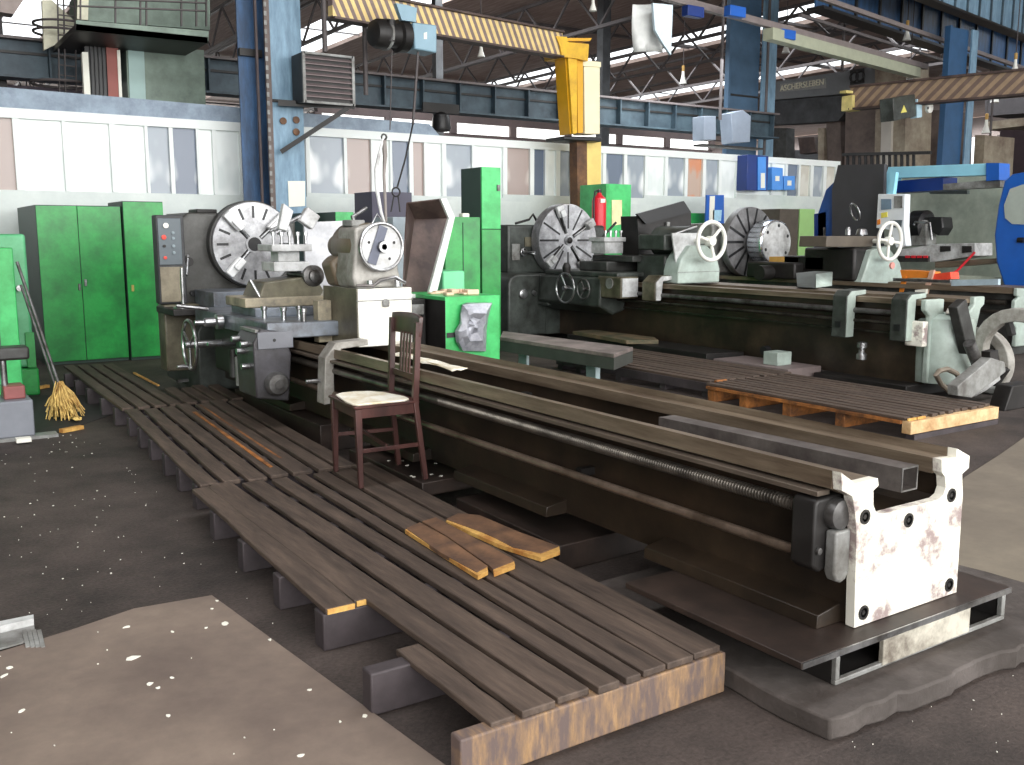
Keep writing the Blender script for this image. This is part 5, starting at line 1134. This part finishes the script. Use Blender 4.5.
# pendant control
pd=MB().tube([at(413,124,y=12.5),at(405,160,y=12.3),at(397,188,y=12.2)],.012,6).torus(at(396,192,y=12.2),(0,1,0),.06,.012,16,6).tube([at(394,195,y=12.2),at(391,212,y=12.2)],.01,6).tube([at(398,195,y=12.2),at(400,212,y=12.2)],.01,6).build('pendant_hook',DARK); tag(pd,'dark hook and wire loop hanging in front of the plum-grey cabinet','hook')
sl_=thing('lifting_sling',(3.2,6.5,2.2),'twisted grey webbing sling rising above the near tailstock handwheel','sling')
MB().tube([at(383,138,y=6.7),at(379,155,y=6.7),at(376,170,y=6.65),at(377,190,y=6.6),at(381,212,y=6.55),at(385,224,y=6.5)],[.010,.014,.016,.015,.012,.008],8).build('strap',LGREY,sl_)
MB().tube([at(384,140,y=6.7),at(385,156,y=6.72),at(384,175,y=6.7),at(385,196,y=6.65),at(386,222,y=6.6)],[.02,.018,.012,.012,.011,.009],8).build('strap',mat('grey_brown_strap',(130,124,120),.6),sl_)
MB().torus(at(384,137,y=6.7),(0,1,0),.02,.007,14,6).build('ring',DARK,sl_)
MB().tube([at(371,226,y=6.5),at(377,214,y=6.55),at(384,224,y=6.5)],.007,6).build('hook_wire',STEEL,sl_)
# ================================================================== SECOND JIB (right)
jr=thing('jib_crane',(14,12,4.3),'brown and tan hazard-striped jib arm with grey hoist box at right','crane')
a=at(851,101,z=4.25); b=at(1050,83,z=4.25); b=b+(b-a)*.25
MB().box((b.x-.15,b.y-.15,0),(b.x+.15,b.y+.15,4.6)).build('mast',YEL,jr,bevel=.01)
HZ2=stripe_mat('hazard_tan_brown',(146,124,100),(106,88,78),4.6,-1.0)
arm(jr,a+Vector((0,0,.05)),b+Vector((0,0,.05)),.42,.14,HZ2,'striped_arm')
MB().bar(a+Vector((0,0,.27)),b+Vector((0,0,.27)),.26,.04).build('arm_top_flange',BROWNM,jr)
MB().bar(a+Vector((0,0,-.17)),b+Vector((0,0,-.17)),.26,.04).build('arm_bottom_flange',BROWNM,jr)
MB().box((a.x-.12,a.y-.12,4.05),(a.x+.16,a.y+.14,4.35)).build('end_stop',mat('faded_yellow',(206,190,120),.5),jr,bevel=.01)
MB().box((a.x-.3,a.y-.1,4.38),(a.x-.08,a.y+.05,4.43)).build('end_light',mat('faded_yellow',(206,190,120)),jr)
hb_=thing('electric_hoist',at(908,105,y=9.9),'grey-green hoist box with yellow triangle and round white reel under the right striped arm','hoist')
pm=at(905,101,z=4.1); Yr=pm.y
q=plate_at([(893,98),(915,94),(917,116),(894,121)],'control_box',DGREEN,hb_,y=Yr,t=.3,bevel=.01)
plate_at([(901,113),(904,105),(907,112)],'warning_triangle',mat('warning_yellow',(206,196,100),.5),q,y=Yr-.006,t=.01)
plate_at([(917,99),(922,100),(922,117),(917,118)],'pale_plate',mat('pale_blue_plate',(176,206,220),.4),hb_,y=Yr-.02,t=.15)
rl=MB().turn([(.10,0),(.10,.05),(.07,.06),(0,.06)],at(928,108,y=Yr-.05),(0,-1,0),22).build('reel',BULB,hb_)
MB().turn([(.03,0),(0,.002)],at(928,108,y=Yr-.112),(0,-1,0),10).build('reel_hub',DARK,rl)
# ================================================================== ROOF TRUSSES
def truss(x,y0,y1,zb_,zt_,step,label,r=.06):
    mb=MB(); mb.bar((x,y0,zb_),(x,y1,zb_),r*1.6,r*1.6); mb.bar((x,y0,zt_),(x,y1,zt_),r*1.6,r*1.6)
    n=int((y1-y0)/step)
    for i in range(n):
        y=y0+i*step; mb.bar((x,y,zb_),(x,y+step/2,zt_),r,r,(1,0,0)); mb.bar((x,y+step/2,zt_),(x,y+step,zb_),r,r,(1,0,0))
    o=mb.build('roof_truss',TRUSS,smooth=False); tag(o,label,'roof truss'); return o
for i,(x,zb_,lab) in enumerate(((10.2,7.7,'nearest roof truss, above the left blue column'),(12.4,7.7,'roof truss left of the first bright skylight'),(18.5,7.6,'roof truss just right of the first bright skylight'),(22.5,7.7,'roof truss midway between the two bright skylights'),(25.6,7.7,'roof truss along the left edge of the second skylight'),(29.2,7.7,'roof truss along the right edge of the second skylight'),(33.0,7.7,'roof truss between the second and third skylights'),(38.6,7.7,'roof truss right of the third skylight'),(6.8,7.7,'leftmost roof truss, above the overhead machine platform'))):
    truss(x,18,60,zb_,8.85,2.6,lab)
# cross purlins
for i,y in enumerate((24,29,42,50,56)):
    o=MB().box((4,y,8.86),(58,y+.10,8.95)).build('roof_purlin',TRUSS); tag(o,['nearest','second nearest','middle','second farthest','farthest'][i]+' long roof purlin crossing under the boards','purlin')
# inner skylight bars
for i,(a_,b_,y0,y1) in enumerate(strips):
    mb=MB()
    for k in range(int((y1-y0)/5)): mb.box((a_,y0+k*5,ZR+.05),(b_,y0+k*5+.05,ZR+.10))
    o=mb.build('trim_%d'%(10+i),TRUSS,smooth=False); o['kind']='structure'
# lamps
for i,(px,py,y,lab) in enumerate(((481,52,18,'small yellow-capped bell lamp right of the hoist'),(593,6,14,'white bell lamp at the top above the yellow crane'),(683,79,19,'white bell lamp between the crane and the broad blue column'),(786,48,19,'tan-capped lamp right of the broad blue column'),(907,35,15,'small pale lamp below the dark blue girder'),(910,77,15,'white bell lamp above the right striped arm'),(1015,68,13,'bright small lamp at the right edge under the pipes'),(995,97,18,'white bell lamp right of the far blue column'),(986,128,17,'round bright white lamp behind the turning machine'))):
    p=at(px,py,y=y); s_=(p-CAM).length/962
    t=thing('bell_lamp',p,lab,'lamp','bell lamps hanging under the roof')
    MB().turn([(1.2*s_,7*s_),(1.6*s_,2*s_),(3.2*s_,-3*s_),(3.6*s_,-4.5*s_),(0,-4.2*s_)],p,(0,0,1),18).build('shade',BULB,t)
    MB().turn([(1.3*s_,7*s_),(1.5*s_,12*s_),(.4*s_,12.5*s_),(0,13*s_)],p,(0,0,1),10).build('cap',mat('lamp_cap_tan',(190,150,80),.5),t)
    MB().cyl((p.x,p.y,p.z+12.5*s_),(p.x,p.y,max(9,p.z+13*s_)),.012,n=6).build('wire',TRUSS,t)
# ================================================================== PLANER (right, behind)
pl=thing('planing_machine',(24.5,19,0),'huge grey double-column planing machine with raised lettering on its upper beam','planing machine')
XP=24.0
def g_(l,name,m,x=XP,t=.6,**k): return plate_at(l,name,m,pl,x=x,t=t,**k)
ub=g_([(760,84),(876,66),(876,91),(760,101)],'upper_beam',mat('grey_beam_enamel',(120,122,124),.5,0,.12,1,(98,100,102),.4,.6,edge=.3))
g_([(875,66),(907,63),(906,92),(875,91)],'beam_end',CREAMM,x=XP-.1,t=1.0)
g_([(760,102),(876,93),(876,103),(850,106),(838,121),(790,124),(760,125)],'cross_rail',DKGREY,x=XP+.1,t=.5)
g_([(846,92),(876,88),(878,210),(846,210)],'left_column',BROWNG,x=XP+.05,t=1.2,gnd=139)
g_([(876,90),(882,90),(882,210),(876,210)],'column_edge',CREAMM,x=XP-.02,t=.3,gnd=139)
g_([(882,90),(892,90),(892,210),(882,210)],'column_strip',mat('pale_column_strip',(196,190,180),.5,0,.1,1),x=XP-.05,t=.3,gnd=139)
g_([(892,96),(906,96),(906,210),(892,210)],'right_column',CREAMM,x=XP+.05,t=1.2,gnd=139)
g_([(770,128),(786,128),(786,200),(770,200)],'tool_head',CAST,x=XP+.2,t=.4)
g_([(798,138),(814,137),(816,152),(800,154)],'tool_slide',BROWNM,x=XP+.2,t=.4)
g_([(818,128),(824,128),(824,170),(818,170)],'slide_bar',CREAMM,x=XP+.2,t=.2)
g_([(826,120),(840,119),(842,170),(828,170)],'dark_saddle',BROWNG,x=XP+.25,t=.3)
g_([(940,92),(946,92),(946,200),(940,200)],'rear_pillar',BROWNG,x=XP+1.5,t=.3,gnd=139)
# letters on a lighter name plate
p0,p1=at(779,88,x=XP),at(826,81,x=XP); hgt=at(780,83,x=XP).z-at(780,91,x=XP).z
plate_at([(780,84),(826,78),(826,88),(780,92)],'name_plate',mat('grey_name_plate',(142,142,138),.5),ub,x=XP-.02,t=.02)
ctr=(at(780,88,x=XP)+at(826,83,x=XP))/2
dirv=(at(826,83,x=XP)-at(780,88,x=XP)); L_=dirv.length
Mx=Matrix.Translation((XP-.035,ctr.y,ctr.z))@Matrix(((0,0,-1,0),(-1,0,0,0),(0,1,0,0),(0,0,0,1)))
tm_=text_mesh('lettering','ASCHERSLEBEN',1.0,mat('pale_letter',(226,220,200),.5),ub,Matrix.Identity(4),.02)
me=tm_.data; me.transform(Matrix.Translation(wloc(ub)))
wd_=max(v.co.x for v in me.vertices)-min(v.co.x for v in me.vertices); ht_=max(v.co.y for v in me.vertices)-min(v.co.y for v in me.vertices)
S=Matrix.Diagonal((L_*.94/wd_,hgt*.72/ht_,1,1)); me.transform(S); me.transform(Mx); me.transform(Matrix.Translation(-wloc(ub)))
# square emblem
em=plate_at([(850,70),(864,68),(864,83),(850,85)],'emblem',DARK,ub,x=XP-.02,t=.02)
plate_at([(852,72),(862,70.5),(862,81),(852,82.5)],'emblem_field',mat('grey_beam_enamel',(98,100,102)),em,x=XP-.03,t=.012)
ec=at(857,76.5,x=XP-.05); MB().torus((ec.x,ec.y-.1,ec.z),(1,0,0),.13,.03,18,6).torus((ec.x,ec.y+.1,ec.z),(1,0,0),.13,.03,18,6).build('emblem_loops',DARK,em)
# dark screen fence in front of the planer
sf=thing('guard_fence',(20,15,0),'dark mesh fence on the low wall between the white wall and the turning machine','fence')
plate_at([(842,165),(885,165),(885,260),(838,260)],'dark_panel',mat('charcoal_panel',(64,64,68)),sf,x=19.5,t=.1)
for i in range(12): plate_at([(846+6*i,153),(848+6*i,153),(848+6*i,168),(846+6*i,168)],'picket',DARK,sf,x=19.5,t=.05)
plate_at([(842,153),(930,151),(930,154),(842,156)],'top_rail',DARK,sf,x=19.45,t=.08)
# background clutter at far right
for (l,m,x,lab,cat,nm) in (([(975,135),(985,135),(985,160),(975,160)],CREAMM,26,'beige switch cabinet right of the far blue column','cabinet','switch_cabinet'),
  ([(985,122),(1040,116),(1040,124),(985,130)],CREAMM,30,'pale horizontal beam in the distance at the right edge','beam','distant_beam'),
  ([(985,100),(1040,96),(1040,112),(985,116)],mat('dark_bridge',(66,62,64),.6),34,'dark distant crane bridge at the right edge','crane','distant_crane'),
  ([(1000,130),(1040,130),(1040,175),(1000,175)],mat('dark_plum_panel',(66,54,60),.6),28,'dark plum machine panel at the right edge behind the turning machine','machine','distant_machine'),
  ([(906,110),(945,110),(945,200),(906,200)],BROWNG,28,'brown-grey distant machine body between planer and blue column','machine','distant_machine'),
  ([(770,150),(846,150),(846,230),(770,230)],DKGREY,30,'dark distant machine behind the end of the white wall','machine','distant_machine')):
    o=plate_at(l,nm,m,None,x=x,t=1.5,gnd=(max(q[1] for q in l) if cat in ('machine','cabinet') else None)); tag(o,lab,cat)
# ================================================================== OVERHEAD MACHINE at upper left
om=thing('machine_tower',(4,16,0),'sage green machine tower with railed platform rising above the wall at upper left','machine')
Yo=15.75
def o_(l,name,m,y=Yo,t=.5,p=None,**k): return plate_at(l,name,m,p or om,y=y,t=t,**k)
o_([(126,46),(204,50),(204,140),(126,140)],'column',GRGREY,t=.9,gnd=139)
o_([(128,50),(144,50),(144,140),(128,140)],'pale_door',mat('pale_aqua_panel',(160,188,184),.5,0,.08,2),y=Yo-.03,t=.03,gnd=139)
o_([(106,44),(118,45),(120,140),(108,140)],'red_panel',mat('brick_red_panel',(150,86,78),.6,0,.12,2),y=Yo-.1,t=.1,gnd=139)
o_([(117,50),(120,50),(122,140),(119,140)],'white_strip',PAPER,y=Yo-.12,t=.05,gnd=139)
o_([(84,40),(106,40),(108,140),(88,140)],'black_bellows',BLACKP,y=Yo-.05,t=.3,gnd=139)
for i in range(5): o_([(90+4*i,44),(91.2+4*i,44),(91.2+4*i,140),(90+4*i,140)],'bellow_rib',DKGREY,y=Yo-.09,t=.04,gnd=139)
o_([(82,52),(88,52),(93,140),(85,140)],'white_post',PAPER,y=Yo-.2,t=.1,gnd=139)
o_([(76,20),(209,31),(208,43),(76,30)],'platform_edge',GRGREY,y=Yo-1.2,t=.06)
a_=[at(76,30,y=Yo-1.2),at(208,43,y=Yo-1.2)]
MB().hexa([a_[0],a_[1],a_[1]+Vector((0,1.9,0)),a_[0]+Vector((0,1.9,0))],[v+Vector((0,0,.08)) for v in (a_[0],a_[1],a_[1]+Vector((0,1.9,0)),a_[0]+Vector((0,1.9,0)))]).build('platform',DARK,om)
o_([(80,-10),(210,-10),(210,30),(80,20)],'upper_housing',GRGREY,y=Yo+.1,t=.9)
o_([(78,-10),(89,-10),(88,20),(77,19)],'cream_panel',mat('cream_panel',(216,214,190),.5),y=Yo-.0,t=.05)
for i,px in enumerate((80,115,140,146,181,196,206)): o_([(px,-10),(px+1.4,-10),(px+1.4,26),(px,26)],'rail_post',TRUSS,y=Yo-1.15,t=.04)
for dy in (0,8): o_([(78,-3+dy),(206,2+dy),(206,3.4+dy),(78,-1.6+dy)],'hand_rail',TRUSS,y=Yo-1.18,t=.04)
o_([(42,0),(52,0),(78,24),(78,34),(44,50)],'white_slope',mat('cream_panel',(216,214,190)),y=Yo+.6,t=.1)
ld=thing('caged_ladder',(2.3,16.8,3),'caged access ladder left of the sage green machine tower','ladder')
for px in (57,63,74): plate_at([(px,-8),(px+1.3,-8),(px+3.3,92),(px+2,92)],'stile',TRUSS,ld,y=16.1,t=.04)
for i in range(9): plate_at([(58,4+i*10),(75,6+i*10),(75,7+i*10),(58,5+i*10)],'rung',TRUSS,ld,y=16.12,t=.03)
for (py,r_) in ((25,.33),(33,.33),(84,.36)): MB().torus(at(62,py,y=16.3),(0,0,1),r_*1.2,.02,24,6).build('cage_hoop',TRUSS,ld)
o=plate_at([(0,-10),(30,-10),(14,14),(0,12)],'lamp_housing',mat('taupe_housing',(150,136,130),.5),None,y=16,t=.3); tag(o,'taupe lamp housing cut by the top left corner','lamp housing')
fb=MB().box((at(8,80,y=17.6).x,17.9,0),(at(85,80,y=17.6).x,17.96,3.95)).build('corrugated_fence',mat('mauve_slats',(118,108,120),.6,0,.2,12),smooth=False); tag(fb,'mauve-grey slatted screen behind the caged ladder','screen')
# electrical boxes on the beam in front of the mid column
for (l,lab) in (([(704,116),(716,116),(716,140),(704,140)],'pinkish grey junction box beside the thin vertical pipe'),([(731,113),(743,110),(751,116),(750,142),(733,143)],'pale grey-blue junction box in front of the broad blue column')):
    o=plate_at(l,'junction_box',mat('pale_grey_blue_box',(134,144,158),.4,.1,.1,4),None,y=15.4,t=.35,bevel=.01); tag(o,lab,'junction box')
o=MB().box((at(700,143,y=15.3).x,15.2,at(700,144,y=15.3).z-.04),(at(760,150,y=15.3).x,15.5,at(700,144,y=15.3).z)).build('cable_shelf',DARK); tag(o,'dark cable shelf carrying the junction boxes above the white wall','shelf')

# low aisle divider in the distance with a lit clerestory row
YD=30.0
DV=mat('dim_brown_divider',(96,82,80),.8,0,.2,.6,(74,64,64),.45,.4)
db=MB(); xa,xb=at(318,120,y=YD).x,at(712,140,y=YD).x
def zc(px,py): return at(px,py,y=YD).z
db.box((xa,YD,0),(xb,YD+.3,5.08)); db.box((xa,YD,5.46),(xb,YD+.3,6.5))
for i in range(8): x=xa+(xb-xa)*i/7; db.box((x-.12,YD-.05,5.08),(x+.12,YD+.35,5.46))
struct('wall_divider',db,DV,smooth=False)
lit=bpy.data.materials.new('daylit_frosted_glass'); lit.use_nodes=True; b_=lit.node_tree.nodes['Principled BSDF']; b_.inputs['Emission Color'].default_value=(1,1,.96,1); b_.inputs['Emission Strength'].default_value=1.6
for i in range(7):
    x0_=xa+(xb-xa)*i/7+.12; x1_=xa+(xb-xa)*(i+1)/7-.12
    struct('window_%d'%(60+i),MB().box((x0_,YD+.1,5.09),(x1_,YD+.12,5.45)),lit,smooth=False)

bf=thing('pendant_floodlight',(13,16.8,3.6),'dark round floodlight hanging under the runway girder left of centre','floodlight')
p=at(441,112,y=16.7)
MB().turn([(.05,0),(.16,-.06),(.19,-.30),(.17,-.36),(0,-.36)],p,(0,0,1),20).build('housing',BLACKP,bf)
MB().box((p.x-.4,p.y-.02,p.z-.02),(p.x+.4,p.y+.02,p.z+.16)).build('hanger',DARK,bf)
# ================================================================== LIGHT
wd=bpy.data.worlds.new('world'); sc.world=wd; wd.use_nodes=True
bg=wd.node_tree.nodes['Background']; bg.inputs[0].default_value=(.93,.97,1,1); bg.inputs[1].default_value=2.2
def area(loc,rot,sx,sy,e,c=(1,1,1)):
    l=bpy.data.lights.new('daylight_and_fill','AREA'); l.shape='RECTANGLE'; l.size=sx; l.size_y=sy; l.energy=e; l.color=c
    o=bpy.data.objects.new('daylight_and_fill',l); COL.objects.link(o); o.location=loc; o.rotation_euler=rot; return o
area((6,-8.8,4.3),(PI/2,0,0),34,6.4,4600,(1,.98,.95))
area((5,4,8.8),(math.radians(30),0,0),26,3,1700,(.93,.97,1))  # fill lamp added under the closed roof, brightens back wall and front faces
area((15,24,8.4),(math.radians(20),0,0),3,20,1600,(.93,.97,1))
area((30,30,8.4),(0,0,0),6,30,2600,(.93,.97,1))
area((23,69.5,6.7),(-PI/2,0,0),60,3,9000,(1,.98,.95))  # fill lamp added at the far wall to brighten the roof underside
area((59.5,30,6.7),(0,-PI/2,0),3,60,5000,(1,.98,.95))
sc.view_settings.view_transform='Standard'; sc.view_settings.look='None'; sc.view_settings.gamma=1; sc.view_settings.use_curve_mapping=False
sc.view_settings.exposure=0.0
sc.cycles.max_bounces=6; sc.cycles.diffuse_bounces=3; sc.cycles.glossy_bounces=3; sc.cycles.caustics_reflective=False; sc.cycles.caustics_refractive=False
sc.cycles.use_denoising=True
